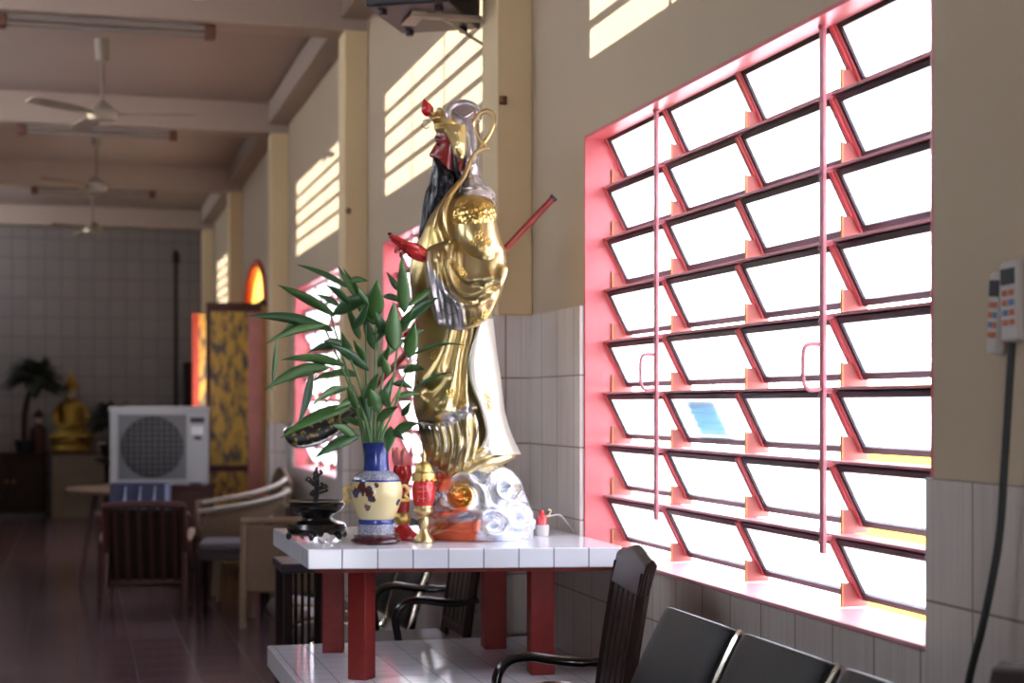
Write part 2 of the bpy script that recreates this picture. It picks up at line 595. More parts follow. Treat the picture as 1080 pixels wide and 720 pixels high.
def make_window():
    w = empty('window_1', (0, 0, 0))
    struct(w, 'red framed window of tilted ribbed glass louvres')
    mb = MB()
    t = .012
    mb.box((WX - .004, -t, WZ0), (WX + .17, 0.0, WZ1))
    mb.box((WX, -WIN_LEN, WZ0), (WX + .17, -WIN_LEN + t, WZ1))
    mb.box((WX - .004, -WIN_LEN, WZ1 - t), (WX + .17, 0, WZ1))
    mb.build('window_frame', 'red_frame', w, smooth=0, bevel=.002)
    MB().box((WX - .024, -WIN_LEN, WZ0), (WX + .17, 0, WZ0 + .012)).build('window_sill', 'glare_pale_pink', w, smooth=0, bevel=.003)
    M, L = panel_basis()
    y0 = -.015
    # one louvre panel, copied
    first = None
    for r in range(NR):
        zt = WZ0 + .012 + rp * (r + 1) - .006
        for c in range(NC):
            loc = (PX, y0 - cw * c, zt)
            if first is None:
                fr = MB()
                for ya in (-.018, -cw + .004):
                    fr.box((0, ya, -.008), (L, ya + .013, .012), M)
                p = fr.build('louvre_panel', 'red_frame', w, smooth=0, bevel=.002)
                g = MB()
                for ya in (-.030, -cw + .018):
                    g.box((.004, ya, -.006), (L - .004, ya + .012, .008), M)
                g.box((0, -cw + .018, -.006), (.016, -.018, .008), M)
                g.box((L - .017, -cw + .018, -.008), (L, -.018, .010), M)
                g.build('gasket', 'gasket_rubber', p, smooth=0)
                MB().box((.008, -cw + .022, -.002), (L - .010, -.022, .002), M).build('glass', 'ribbed_glass', p, smooth=0)
                p.location = loc
                first = p
            else:
                p = dup(first, w)
                p.location = loc
    for r in range(0, NR):
        z = WZ0 + .012 + rp * r
        if r:
            MB().box((PX - .012, -WIN_LEN + .012, z - .004), (PX + .05, -.012, z + .003)).build('transom', 'glare_pale_pink', w, smooth=0, bevel=.0015)
    fb = None
    for r in range(NR):
        z = WZ0 + .012 + rp * r
        for c in range(NC + 1):
            y = y0 - cw * c
            if c == 0:
                y -= .004
            if fb is None:
                fb = MB().box((.020, -.003, .003), (.085, .003, .060)).build('bracket', 'bracket_red', w, smooth=0)
                MB().box((.016, -.004, .003), (.021, .004, .062)).build('bracket_edge', 'brass', fb, smooth=0)
                fb.location = (PX, y, z)
            else:
                b = dup(fb, w); b.location = (PX, y, z)
    for c in (1, 3):
        y = y0 - cw * c
        rod = MB().box((PX - .037, y - .011, WZ0 + rp * .82), (PX - .027, y + .011, WZ1 - .02)).build('control_rod', 'glare_pink', w, smooth=0, bevel=.002)
        zh = 1.50 if c == 1 else 1.49
        MB().tube(smooth_path([(PX - .032, y, zh - .052), (PX - .066, y, zh - .056), (PX - .082, y, zh - .040), (PX - .084, y, zh), (PX - .082, y, zh + .040), (PX - .066, y, zh + .054), (PX - .032, y, zh + .052)], 25), .0055, 8).build('rod_handle', 'glare_pink', rod)
        for r in range(NR):
            z = WZ0 + .012 + rp * (r + 1) - .004
            lk = MB()
            lk.tube([(PX - .031, y + .009, z - .012), (PX - .026, y - .002, z - .004), (PX - .006, y - .008, z), (PX + .004, y - .012, z - .012)], .007, 8)
            lk.ball((PX - .031, y + .006, z - .012), .010, seg=10)
            lk.build('crank', 'glare_pink', rod)
    return w


w1 = make_window()
w1.location.y = WIN_FAR[0]
for i in (1, 2):
    w = dup(w1)
    w.name = 'window_%d' % (i + 1)
    w.location.y = WIN_FAR[i]

# note stuck on a pane
M, L = panel_basis()
row, col = 2, 1
base = V((PX, WIN_FAR[0] - .015 - cw * col, WZ0 + .012 + rp * (row + 1) - .006))
T = Matrix.Translation(base) @ M
nt_ = MB().box((.028, -.36, -.012), (L - .020, -.115, -.009), T).build('paper_note', 'note_blue', smooth=0)
tag(nt_, 'light blue handwritten paper note stuck on a window louvre', 'note')
for s0 in (.05, .078, .105):
    pts = [(s0 + .006 * math.sin(i * 2.1) + .004 * math.sin(i * 5.3), -.15 - i * .0075, -.0128) for i in range(20)]
    MB().tube([T @ V(p) for p in pts], .0010, 5).build('handwriting', 'ink', nt_)

# ------------------------------------------------------------------ doorway with open carved leaves
d1 = struct(empty('door_1', (0, 0, 0)), 'arched doorway with carved red and gold leaves standing open')
mb = MB()
for y in (DOOR[0], DOOR[1] - .06):
    mb.box((WX - .05, y, 0), (WX + .17, y + .06, 2.31))
mb.build('door_frame', 'door_post_sunlit', d1, smooth=0, bevel=.005)
MB().box((WX - .05, DOOR[0], 2.31), (WX + .17, DOOR[1], 2.37)).build('door_head', 'door_brown', d1, smooth=0, bevel=.005)
mb = MB().tube([(WX, ym - (hw - .01) * math.cos(a), 2.36 + .42 * math.sin(a)) for a in [i * PI / 24 for i in range(25)]], .035, 8)
mb.build('arch_trim', 'door_red', d1)
pts = [(WX + .05, ym - hw * math.cos(a), 2.36 + .42 * math.sin(a)) for a in [i * PI / 24 for i in range(25)]]
MB().prism(pts, (.01, 0, 0)).build('fanlight', 'amber_glass', d1, smooth=0)


def leaf(y, name='door_leaf'):
    l = MB()
    x0, x1 = 1.135, WX - .055
    t = .045
    l.box((x0, y, .02), (x0 + .035, y + t, 2.33)); l.box((x0 + .035, y, 2.25), (x1, y + t, 2.33))
    l.box((x0 + .035, y, .02), (x1, y + t, .2)); l.box((x0 + .035, y, .78), (x1 - .12, y + t, .84))
    o = l.build(name, 'door_brown', d1, smooth=0, bevel=.004)
    MB().box((x1 - .12, y - .005, .2), (x1, y + t, 2.25)).build('stile', 'door_sunlit_pink', o, smooth=0, bevel=.004)
    MB().box((x0 + .035, y + .012, .84), (x1 - .12, y + t - .012, 2.25)).build('carved_panel', 'gold_carving', o, smooth=0)
    lo = MB()
    for i in range(9):
        x = x0 + .055 + i * .038
        lo.box((x, y + .008, .2), (x + .016, y + t - .008, .78))
    lo.box((x0 + .035, y + .018, .2), (x1 - .12, y + t - .018, .78))
    lo.build('slatted_panel', 'gold_carving', o, smooth=0)
    return o


leaf(DOOR[0] - .045)
l2 = MB().box((1.135, 16.80, .02), (1.20, 16.845, 2.33)).build('door_leaf', 'door_red', d1, smooth=0, bevel=.004)
MB().box((1.20, 16.81, .02), (WX - .05, 16.84, 2.33)).build('carved_panel', 'gold_carving', l2, smooth=0)
# ------------------------------------------------------------------ things built in world coordinates under an empty at their base
def wpart(mb, name, mat, root, **kw):
    o = mb.build(name, mat, root, **kw)
    o.location = -root.location
    return o


TZ = .95
# ---- tiled altar table
tb = tag(empty('altar_table', (1.17, 5.35, 0)), 'two-tier altar table with white tiled slabs and red legs under the golden statue', 'table')
wpart(MB().prism([(.688, 4.985, TZ - .062), (1.648, 4.80, TZ - .062), (1.668, 4.86, TZ - .062), (1.668, 5.864, TZ - .062), (.684, 5.864, TZ - .062)], (0, 0, .062)), 'tabletop', 'table_tile', tb, smooth=0, bevel=.004)
wpart(MB().prism([(.72, 5.02, TZ - .078), (1.64, 4.85, TZ - .078), (1.66, 5.83, TZ - .078), (.72, 5.83, TZ - .078)], (0, 0, .015)), 'slab_underside', 'red_leg', tb, smooth=0)
LZ = .527
wpart(MB().box((.662, 4.64, LZ - .075), (1.668, 5.86, LZ)), 'lower_slab', 'table_tile', tb, smooth=0, bevel=.004)
for (x, y, s, a) in ((.872, 5.075, .066, 40), (.872, 5.66, .075, 12), (1.452, 5.03, .08, 6), (1.44, 5.60, .08, 4)):
    T = Matrix.Translation((x, y, 0)) @ Matrix.Rotation(R(-a), 4, 'Z')
    wpart(MB().box((-s / 2, -s / 2, LZ), (s / 2, s / 2, TZ - .07), T), 'leg', 'red_leg', tb, smooth=0, bevel=.004)
for x, y in ((.80, 4.85), (.80, 5.7), (1.5, 4.85), (1.5, 5.7)):
    wpart(MB().box((x - .06, y - .06, 0), (x + .06, y + .06, LZ - .07)), 'foot_post', 'red_leg', tb, smooth=0, bevel=.004)

# ---- wooden armchairs: front looks along local -x, origin on the floor
def make_armchair(label, loc, rz, group=None):
    t = tag(empty('wooden_armchair', loc, rz), label, 'chair', group)
    mb = MB().box((-.24, -.235, .435), (.20, .235, .495))
    mb.build('seat', 'black_vinyl', t, bevel=.022, bseg=3)
    f = MB()
    f.box((-.235, -.225, .385), (.2, .225, .437))
    f.build('seat_frame', 'dark_wood', t, smooth=0, bevel=.005)
    for s in (-1, 1):
        y = .235 * s
        MB().tube(smooth_path([(-.225, y, 0), (-.222, y, .25), (-.22, y, .45)], 8), [.016, .017, .019, .02, .021, .022, .022, .022], 10).build('leg', 'dark_wood', t)
        MB().tube(smooth_path([(.28, .2 * s, 0), (.225, .2 * s, .25), (.205, .2 * s, .45)], 8), .019, 8).build('leg', 'dark_wood', t)
        MB().tube(smooth_path([(.248, .205 * s, .655), (.17, y, .651), (.09, y + .012 * s, .658), (.02, y + .015 * s, .668), (-.04, y + .012 * s, .655), (-.072, y + .005 * s, .605), (-.062, y, .53), (-.055, y, .47)], 40),
                  [.016] * 5 + [.019] * 25 + [.018] * 10, 12, flat=.8).build('armrest', 'black_gloss', t)
    # reclined back: posts, head rail, lower rail, slats
    def bx(z):
        return .205 + (z - .45) * .12 + max(0, z - .45) ** 2 * .06

    for s in (-1, 1):
        MB().tube([(bx(z), .188 * s, z) for z in (.45, .55, .65, .75, .85, .95)], .021, 4, flat=.9, up=(1, 0, 0)).build('back_post', 'dark_wood', t, smooth=0, bevel=.004)
    top = []
    for i in range(13):
        y = -.205 + .41 * i / 12
        dip = .012 * math.cos((i / 12 - .5) * 2 * PI)
        q = []
        for (dx, z) in ((-.016, .89), (.012, .89), (.022, .985 + dip), (.008, 1.0 + dip), (-.010, .985 + dip)):
            q.append(V((bx(z) + dx, y, z)))
        top.append(q)
    MB().loft(top).build('head_rail', 'dark_wood', t, smooth=30, bevel=.004)
    MB().box((bx(.53) - .012, -.19, .51), (bx(.53) + .012, .19, .55)).build('lower_rail', 'dark_wood', t, smooth=0, bevel=.004)
    for i in range(5):
        y = -.142 + .071 * i
        rg = []
        for z in (.54, .63, .72, .81, .895):
            rg.append([V((bx(z) + dx, y + dy, z)) for dx, dy in ((-.008, -.029), (-.008, .029), (.008, .029), (.008, -.029))])
        MB().loft(rg).build('back_slat', 'dark_wood', t, smooth=0, bevel=.003)
    return t


ac = make_armchair('dark slatted wooden armchair right in front of the altar table, black armrest', (1.207, 4.262, 0), R(-8))
c2 = dup(ac); c2.location = (1.215, 6.15, 0); c2.rotation_euler.z = 0
c2['label'] = 'dark armchair seen between the red table legs, padded black seat'
sd3 = tag(empty('side_table', (.845, 6.22, 0)), 'tall dark slatted stool in shadow behind the left legs of the altar table', 'table')
MB().box((-.105, -.16, .765), (.105, .16, .80)).build('tabletop', 'black_frame', sd3, smooth=0, bevel=.006)
for sx in (-1, 1):
    for sy in (-1, 1):
        MB().box((sx * .08 - .016, sy * .13 - .02, 0), (sx * .08 + .016, sy * .13 + .02, .765)).build('leg', 'dark_matte', sd3, smooth=0, bevel=.004)
for i in range(5):
    MB().box((-.05 + .025 * i - .006, -.135, .22), (-.05 + .025 * i + .006, -.12, .765)).build('slat', 'dark_matte', sd3, smooth=0, bevel=.003)
MB().box((-.08, -.14, .18), (.08, .14, .22)).build('shelf', 'dark_wood', sd3, smooth=0, bevel=.004)
c4_ = dup(ac); c4_.location = (1.165, 2.10, 0); c4_.rotation_euler.z = R(3)
c4_['label'] = 'dark chair back cut off by the lower right corner'

# ---- linked black waiting seats along the wall
def seat_profile():
    inner = smooth_path([(-.27, 0, .435), (-.20, 0, .45), (-.05, 0, .425), (.06, 0, .425)], 14)
    return inner


def make_bench(label, loc, n, group):
    t = tag(empty('waiting_bench', loc), label, 'bench', group)
    pitch = .49
    y_lo = -pitch * n / 2
    MB().box((-.03, y_lo + .1, .30), (.05, -y_lo - .1, .36)).build('beam', 'black_paint', t, smooth=0, bevel=.006)
    for s in (-1, 1):
        y = s * (-y_lo - .25)
        lg = MB().tube([(-.27, y, .02), (-.2, y, .06), (.01, y, .09), (.2, y, .06), (.27, y, .02)], .02, 8)
        lg.tube([(.01, y, .08), (.01, y, .33)], .025, 8)
        lg.tube([(-.27, y, .0), (-.27, y, .03)], .022, 8); lg.tube([(.27, y, .0), (.27, y, .03)], .022, 8)
        lg.build('leg', 'chrome', t)
    def slab(path, y0, y1, th, k=9):
        """padded sheet that follows a path in x-z, with rounded borders"""
        rings = []
        m_ = len(path)
        for i in range(m_):
            p = path[i]
            tg = (path[min(i + 1, m_ - 1)] - path[max(i - 1, 0)]).normalized()
            nr = V((tg.z, 0, -tg.x))
            e = min(1, min(i, m_ - 1 - i) / 2.5 + .35)
            q = []
            for j in range(24):
                a = 2 * PI * j / 24
                sx = math.copysign(abs(math.cos(a)) ** .28, math.cos(a)); sy = math.copysign(abs(math.sin(a)) ** .6, math.sin(a))
                q.append(p + V((0, (y0 + y1) / 2 + sx * (y1 - y0) / 2, 0)) - V((0, p.y, 0)) + nr * (th / 2 * e * sy))
            rings.append(q)
        return MB().loft(rings)
    bpath = smooth_path([(.115, 0, .475), (.150, 0, .60), (.187, 0, .70), (.235, 0, .80), (.268, 0, .862), (.282, 0, .882)], 22)
    spath = smooth_path([(-.29, 0, .40), (-.275, 0, .435), (-.20, 0, .452), (-.05, 0, .430), (.085, 0, .425)], 20)
    fb = fs = fr = None
    for i in range(n):
        y = y_lo + pitch * (i + .5)
        if fb is None:
            fb = slab(bpath, -.218, .218, .055).build('backrest', 'black_vinyl', t, smooth=50)
            fs = slab(spath, -.218, .218, .05).build('seat', 'black_vinyl', t, smooth=50)
            obs = [fb, fs]
            for sd in (-1,):
                pth = [p + V((.004, sd * .231, 0)) for p in spath[1:]] + [p + V((.004, sd * .231, 0)) for p in bpath]
                obs.append(MB().tube(smooth_path(pth, 60), .0105, 8, flat=1.6).build('side_rail', 'warm_chrome', t))
            first = obs
        else:
            obs = [dup(o, t) for o in first]
        for o in obs:
            o.location = (0, y, 0)
    return t


b1 = make_bench('black padded waiting bench under the near window at lower right', (1.17, 3.125, 0), 3, 'rows of linked black seats')
b2 = make_bench('black waiting bench with silver rails glimpsed beneath the table slab', (1.19, 7.17, 0), 3, 'rows of linked black seats')

# ---- wall mounted handsets and their cable
def make_handset(name, label, y, z, w, h, tilt, d):
    t = tag(empty(name, (WX, y, z)), label, 'remote control', 'remotes in the wall holder')
    T = Matrix.Rotation(R(tilt), 4, 'X')
    MB().box((-d, -w / 2, -h / 2), (-.012, w / 2, h / 2), T).build('case', 'white_plastic', t, bevel=.008)
    MB().box((-.014, -w / 2 + .006, -h * .36), (0, w / 2 - .006, h * .3), T).build('wall_holder', 'beige_metal', t, smooth=0)
    MB().box((-d - .002, -w * .36, h * .20), (-d + .003, w * .36, h * .40), T).build('screen', 'screen_dark', t, smooth=0, bevel=.001)
    for r in range(4):
        for c in (-1, 1):
            MB().box((-d - .003, c * w * .18 - w * .12, h * (.10 - .12 * r) - h * .035), (-d + .003, c * w * .18 + w * .12, h * (.10 - .12 * r) + h * .035), T).build('button', 'button_orange' if (r + c) % 3 else 'button_blue', t, smooth=0, bevel=.001)
    return t


make_handset('remote_control', 'slim tilted white remote control with small buttons, left of two on the wall', 2.682, 1.570, .042, .155, 5, .034)
make_handset('remote_control', 'wide white handset on the wall at the far right edge, right of two', 2.605, 1.588, .062, .15, -2, .05)
cb = MB().tube(smooth_path([(1.655, 2.615, 1.535), (1.65, 2.615, 1.46), (1.642, 2.62, 1.30), (1.636, 2.63, 1.15), (1.62, 2.655, 1.0), (1.60, 2.675, .88), (1.575, 2.69, .7), (1.56, 2.70, .4), (1.56, 2.68, .012)], 60), .0075, 8).build('power_cable', 'cable_black')
tag(cb, 'black cable hanging down the wall from the handsets', 'cable')

# ---- black box speaker on its bracket high on the pillar
sp_ = tag(empty('box_speaker', (1.346, 6.35, 2.95), R(-28.5)), 'black box speaker with rubber feet on a wall bracket above the statue', 'speaker')
MB().box((-.17, -.24, 0), (.17, .24, .40)).build('cabinet', 'black_paint', sp_, smooth=0, bevel=.008)
MB().box((-.155, -.262, .035), (.155, -.24, .38)).build('front_grille', 'dark_grille', sp_, smooth=0, bevel=.006)
for x in (-.12, .11):
    for y in (-.17, .19):
        MB().lathe([(.014, -.022), (.018, -.018), (.018, 0)], 14, (x, y, 0)).build('rubber_foot', 'black_frame', sp_)
br_ = tag(empty('wall_bracket', (1.69, 6.27, 2.90)), 'beige metal wall bracket holding up the black speaker', 'bracket')
wpart(MB().box((1.27, 6.25, 2.934), (1.69, 6.30, 2.950)).box((1.27, 6.22, 2.940), (1.33, 6.45, 2.949)), 'support_arm', 'beige_metal', br_, smooth=0)
wpart(MB().tube([(1.40, 6.27, 2.936), (1.688, 6.34, 2.80)], .007, 8), 'strut', 'beige_metal', br_)
wpart(MB().box((1.675, 6.24, 2.76), (1.69, 6.40, 3.0)), 'wall_plate', 'beige_metal', br_, smooth=0)

hk = tag(empty('wall_hook', (1.57, 5.97, 2.56)), 'small rusty bolt hook on the pillar beside the hood', 'hook')
wpart(MB().box((1.556, 5.955, 2.545), (1.586, 5.97, 2.578)), 'plate', 'brown_cap', hk, smooth=0, bevel=.003)
wpart(MB().tube([(1.565, 5.957, 2.56), (1.56, 5.94, 2.557), (1.557, 5.935, 2.57)], .006, 8), 'pin', 'brass', hk)

hk2 = dup(hk); hk2.location.y = 9.62; hk2['label'] = 'small dark bolt hook on the farther pillar beside the distant sun patch'

# ---- ceiling fans
def make_fan(y):
    t = tag(empty('ceiling_fan', (.165, y, CZ)), '', 'fan', 'ceiling fans down the middle of the hall')
    MB().lathe([(.02, -.16), (.045, -.15), (.052, -.02), (.055, 0)], 20).build('canopy', 'fan_white', t)
    MB().lathe([(.012, -.46), (.012, -.12)], 10).build('downrod', 'fan_blade', t)
    MB().lathe([(.03, -.565), (.085, -.555), (.105, -.53), (.105, -.495), (.07, -.475), (.03, -.43), (.015, -.425)], 28).build('motor', 'fan_white', t)
    for a in (0, 120, 240):
        ang = R(a) - THETA
        d = V((math.cos(ang), math.sin(ang), 0)); n = V((-d.y, d.x, 0))
        z = -.515
        rg = []
        for r, w in ((.09, .02), (.16, .022), (.2, .05), (.35, .06), (.5, .066), (.62, .066), (.655, .05), (.665, .02)):
            c = d * r + V((0, 0, z - .010 * r))
            rg.append([c - n * w + V((0, 0, -.008)), c + n * w + V((0, 0, .008)), c + n * w + V((0, 0, .012)), c - n * w + V((0, 0, -.004))])
        MB().loft(rg).build('blade', 'fan_blade', t, smooth=0)
    return t


f1 = make_fan(11.4); f1['label'] = 'nearest of the three ceiling fans, blades clearly visible'
f2 = dup(f1); f2.location.y = 15.15; f2['label'] = 'middle ceiling fan, between the second and third tube lights'
f3 = dup(f1); f3.location.y = 18.9; f3['label'] = 'farthest ceiling fan, lowest in view before the far wall'

def make_tube(y):
    t = tag(empty('ceiling_tube_light', (.165, y, 3.648)), '', 'light fixture', 'tube lights under the beams')
    MB().box((-.56, -.03, -.035), (.56, .03, 0)).build('batten', 'tube_white', t, smooth=0, bevel=.004)
    MB().tube([(-.58, -.01, -.062), (.58, -.01, -.062)], .014, 10).build('lamp_tube', 'tube_white', t)
    for s in (-1, 1):
        MB().box((s * .56, -.042, -.085), (s * .63, .042, 0)).build('end_cap', 'brown_cap', t, smooth=0, bevel=.012)
    return t


t1 = make_tube(9.72); t1['label'] = 'nearest tube light with brown end caps, at the top edge'
t2 = dup(t1); t2.location.y = 13.53; t2['label'] = 'second tube light, just below the nearest fan'
t3 = dup(t1); t3.location.y = 17.36; t3['label'] = 'farthest tube light, the smallest near the end wall'
gl = tag(empty('ceiling_lamp', (.64, 9.1, CZ)), 'round white ceiling lamp peeking in at the top edge', 'lamp')
MB().lathe([(.02, -.245), (.06, -.24), (.095, -.215), (.10, -.19), (.09, -.175)], 24).build('lamp_shade', 'lamp_white', gl)
MB().lathe([(.012, -.18), (.012, -.02), (.05, -.012), (.05, 0)], 16).build('mount', 'fan_white', gl)
# ------------------------------------------------------------------ the statue
# Its own upright frame: x along the photo's right, y away from the camera, z up; unit u = size of one photo pixel at its distance.
D0 = 5.45
U = D0 / F
sroot_p = at(500, 566.3, D0)
SA = -math.atan2(500 - 540, F) + 0  # turn of the sight line off the camera axis
RZ = -(THETA - SA)


def S(px, py, w=0.):
    """local point of the statue: w in units behind (+) or before (-) its middle plane"""
    s = 1 + w * U / D0
    return V(((px - 500) * U * s, w * U, (CAMZ - TZ) - (py - 426) * U * s))


def to_px(co):
    """local coordinates (n,3) -> px, py, w"""
    w = co[:, 1] / U
    s = 1 + co[:, 1] / D0
    px = co[:, 0] / (U * s) + 500
    py = 426 + ((CAMZ - TZ) - co[:, 2]) / (U * s)
    return px, py, w


def seg_dist(px, py, poly):
    """distance of points to a polyline"""
    best = np.full(px.shape, 1e9)
    P = np.array(poly, float)
    for a, b in zip(P[:-1], P[1:]):
        d = b - a
        L2 = max(1e-9, d @ d)
        t = np.clip(((px - a[0]) * d[0] + (py - a[1]) * d[1]) / L2, 0, 1)
        best = np.minimum(best, np.hypot(px - a[0] - t * d[0], py - a[1] - t * d[1]))
    return best


def fine(poly, n=24):
    return catmull([list(p) for p in poly], n)


def sculpt(o, ridges, wmid=None):
    """raise or cut folds: ridges are (outline points, height in units, half width in units)"""
    me = o.data
    n = len(me.vertices)
    co = np.zeros(n * 3); me.vertices.foreach_get('co', co); co = co.reshape(-1, 3)
    no = np.zeros(n * 3); me.vertex_normals.foreach_get('vector', no); no = no.reshape(-1, 3)
    px, py, w = to_px(co)
    face = np.clip(-no[:, 1] * 1.6 + .25, 0, 1)
    disp = np.zeros(n)
    for poly, h, s in ridges:
        d = seg_dist(px, py, fine(poly, max(10, 8 * len(poly))))
        disp += h * np.exp(-(d / s) ** 2)
    co += no * (disp * face * U)[:, None]
    me.vertices.foreach_set('co', co.ravel())
    me.update()


def paint(o, base, zones):
    """vertex paint: base colour (r,g,b,metallic) and zones (mask function of px,py,w -> 0..1, colour)"""
    me = o.data
    n = len(me.vertices)
    co = np.zeros(n * 3); me.vertices.foreach_get('co', co); co = co.reshape(-1, 3)
    px, py, w = to_px(co)
    col = np.tile(np.array(base, float), (n, 1))
    for f, c in zones:
        k = np.clip(f(px, py, w), 0, 1)[:, None]
        col = col * (1 - k) + np.array(c, float) * k
    at_ = me.color_attributes.new('Col', 'FLOAT_COLOR', 'POINT')
    at_.data.foreach_set('color', col.ravel())


def rings_y(keys, n=60, seg=64, e=1., wc=0.):
    """keys: (py, xl, xr, half depth[, w centre]) -> closed rings"""
    K = [list(k) + [wc] * (5 - len(k)) for k in keys]
    out = []
    for py, xl, xr, wd, c in catmull(K, n):
        q = []
        for j in range(seg):
            a = 2 * PI * j / seg
            cx = math.copysign(abs(math.cos(a)) ** e, math.cos(a)); sy = math.copysign(abs(math.sin(a)) ** e, math.sin(a))
            q.append(S((xl + xr) / 2 + cx * (xr - xl) / 2, py, c + sy * wd))
        out.append(q)
    return out


def rings_x(keys, n=50, seg=48, wc=0., e=1.):
    """keys: (px, y top, y bottom, half depth[, w centre])"""
    K = [list(k) + [wc] * (5 - len(k)) for k in keys]
    out = []
    for px, yt, yb_, wd, c in catmull(K, n):
        q = []
        for j in range(seg):
            a = 2 * PI * j / seg
            cy = math.copysign(abs(math.cos(a)) ** e, math.cos(a)); sy = math.copysign(abs(math.sin(a)) ** e, math.sin(a))
            q.append(S(px, (yt + yb_) / 2 + cy * (yb_ - yt) / 2, c + sy * wd))
        out.append(q)
    return out


attr_mat('gilded', rough=.29, coat=.1)
attr_mat('gilded_scale', rough=.26, bump=.9, bscale=70, emboss=True)
attr_mat('cloud_paint', rough=.24, coat=.3)
GOLD = (.62, .49, .24, .95)
GOLD_D = (.50, .36, .12, .9)
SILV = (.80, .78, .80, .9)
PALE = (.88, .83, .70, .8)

st_ = tag(empty('guardian_statue', (sroot_p.x, sroot_p.y, TZ), RZ), 'tall golden robed statue with red face and long black beard on the altar table', 'statue')

# --- robe (body)
body = MB().loft(rings_y([
    (203, 474, 506, 20), (210, 462, 516, 34), (222, 453, 521, 40), (240, 446, 522, 45), (262, 437, 522, 47), (285, 432, 522, 48), (310, 434, 520, 48),
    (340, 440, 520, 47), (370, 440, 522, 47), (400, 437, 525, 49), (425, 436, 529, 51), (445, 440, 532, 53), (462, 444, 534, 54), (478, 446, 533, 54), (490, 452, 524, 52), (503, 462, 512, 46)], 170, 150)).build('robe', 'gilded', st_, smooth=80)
sculpt(body, [
    ([(478, 345), (470, 372), (458, 395), (452, 402)], 4.5, 4), ([(488, 345), (482, 375), (478, 405), (470, 430), (462, 442)], 5, 4.5), ([(497, 345), (492, 375), (490, 410), (492, 440), (486, 470)], 5, 4),
    ([(483, 345), (476, 376), (468, 400), (455, 414)], -3.5, 3), ([(493, 350), (487, 385), (485, 415), (478, 440)], -4, 3),
    ([(452, 420), (462, 432), (480, 433)], 4, 6), ([(470, 400), (460, 418), (452, 432)], 5, 9),
    ([(441, 444), (455, 446), (475, 441), (500, 430)], -4, 2.5),
    ([(450, 452), (455, 466), (452, 484)], 4, 2.4), ([(458, 451), (462, 468), (458, 488)], 4.5, 2.4), ([(466, 450), (470, 468), (466, 492)], 4.5, 2.4),
    ([(474, 448), (478, 468), (474, 496)], 4.5, 2.4), ([(482, 446), (485, 468), (481, 496)], 4.5, 2.4), ([(490, 443), (492, 465), (488, 492)], 4.5, 2.6), ([(499, 437), (502, 462), (497, 484)], 4.5, 3),
    ([(454, 452), (459, 468), (455, 486)], -3, 1.8), ([(462, 451), (466, 468), (462, 490)], -3, 1.8), ([(470, 449), (474, 468), (470, 494)], -3, 1.8), ([(478, 447), (481, 468), (477, 496)], -3, 1.8), ([(486, 445), (489, 466), (485, 494)], -3, 1.8),
    ([(462, 232), (470, 260), (476, 290)], 3, 5), ([(455, 240), (452, 268), (444, 300)], 3, 6)])
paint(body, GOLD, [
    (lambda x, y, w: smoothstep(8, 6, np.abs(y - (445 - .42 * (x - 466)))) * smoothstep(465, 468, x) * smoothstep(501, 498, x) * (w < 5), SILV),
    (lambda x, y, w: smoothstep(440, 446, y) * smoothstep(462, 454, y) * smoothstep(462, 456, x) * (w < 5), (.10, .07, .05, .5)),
    (lambda x, y, w: .8 * smoothstep(474, 460, x) * smoothstep(440, 415, y), GOLD_D)])  # robe front darkened: reflection of the dim hall put into the gold

# --- pale back panel of the robe, swept out to a point
CK = [(336, 506, 519, 44), (352, 501, 521, 45), (375, 494, 524, 46), (388, 493, 526, 47), (405, 496, 528.5, 48), (430, 506, 531, 48), (448, 511, 535, 48), (460, 512, 539, 48), (472, 507, 544.5, 48), (480, 503, 548.5, 47)]
P = []
for py, xb, xr, wd in catmull(CK, 70):
    row = []
    for j in range(44):
        a = PI * j / 43
        x = xb + (xr - xb) * math.sin(a) ** .8
        row.append(S(x + .5 * math.sin(a * 6 + py * .02), py + (x - 503) * -.02, -(wd + 4) * math.cos(a)))
    P.append(row)
cape = MB().grid(P).build('back_panel', 'gilded', st_, smooth=80, solid=.007)
paint(cape, (.86, .82, .72, .75), [])
# folded gold hem under the panel
hem = MB().loft(rings_y([(470, 470, 536, 50), (479, 468, 544, 52), (486, 464, 538, 52), (494, 460, 522, 50), (504, 462, 508, 44)], 36, 110)).build('hem', 'gilded', st_, smooth=80)
sculpt(hem, [([(476, 500), (495, 484), (512, 474)], 5, 3), ([(486, 500), (510, 488), (540, 481)], 4, 3), ([(482, 500), (500, 489), (525, 480)], -4, 2.5)])
paint(hem, (.80, .66, .36, .9), [])

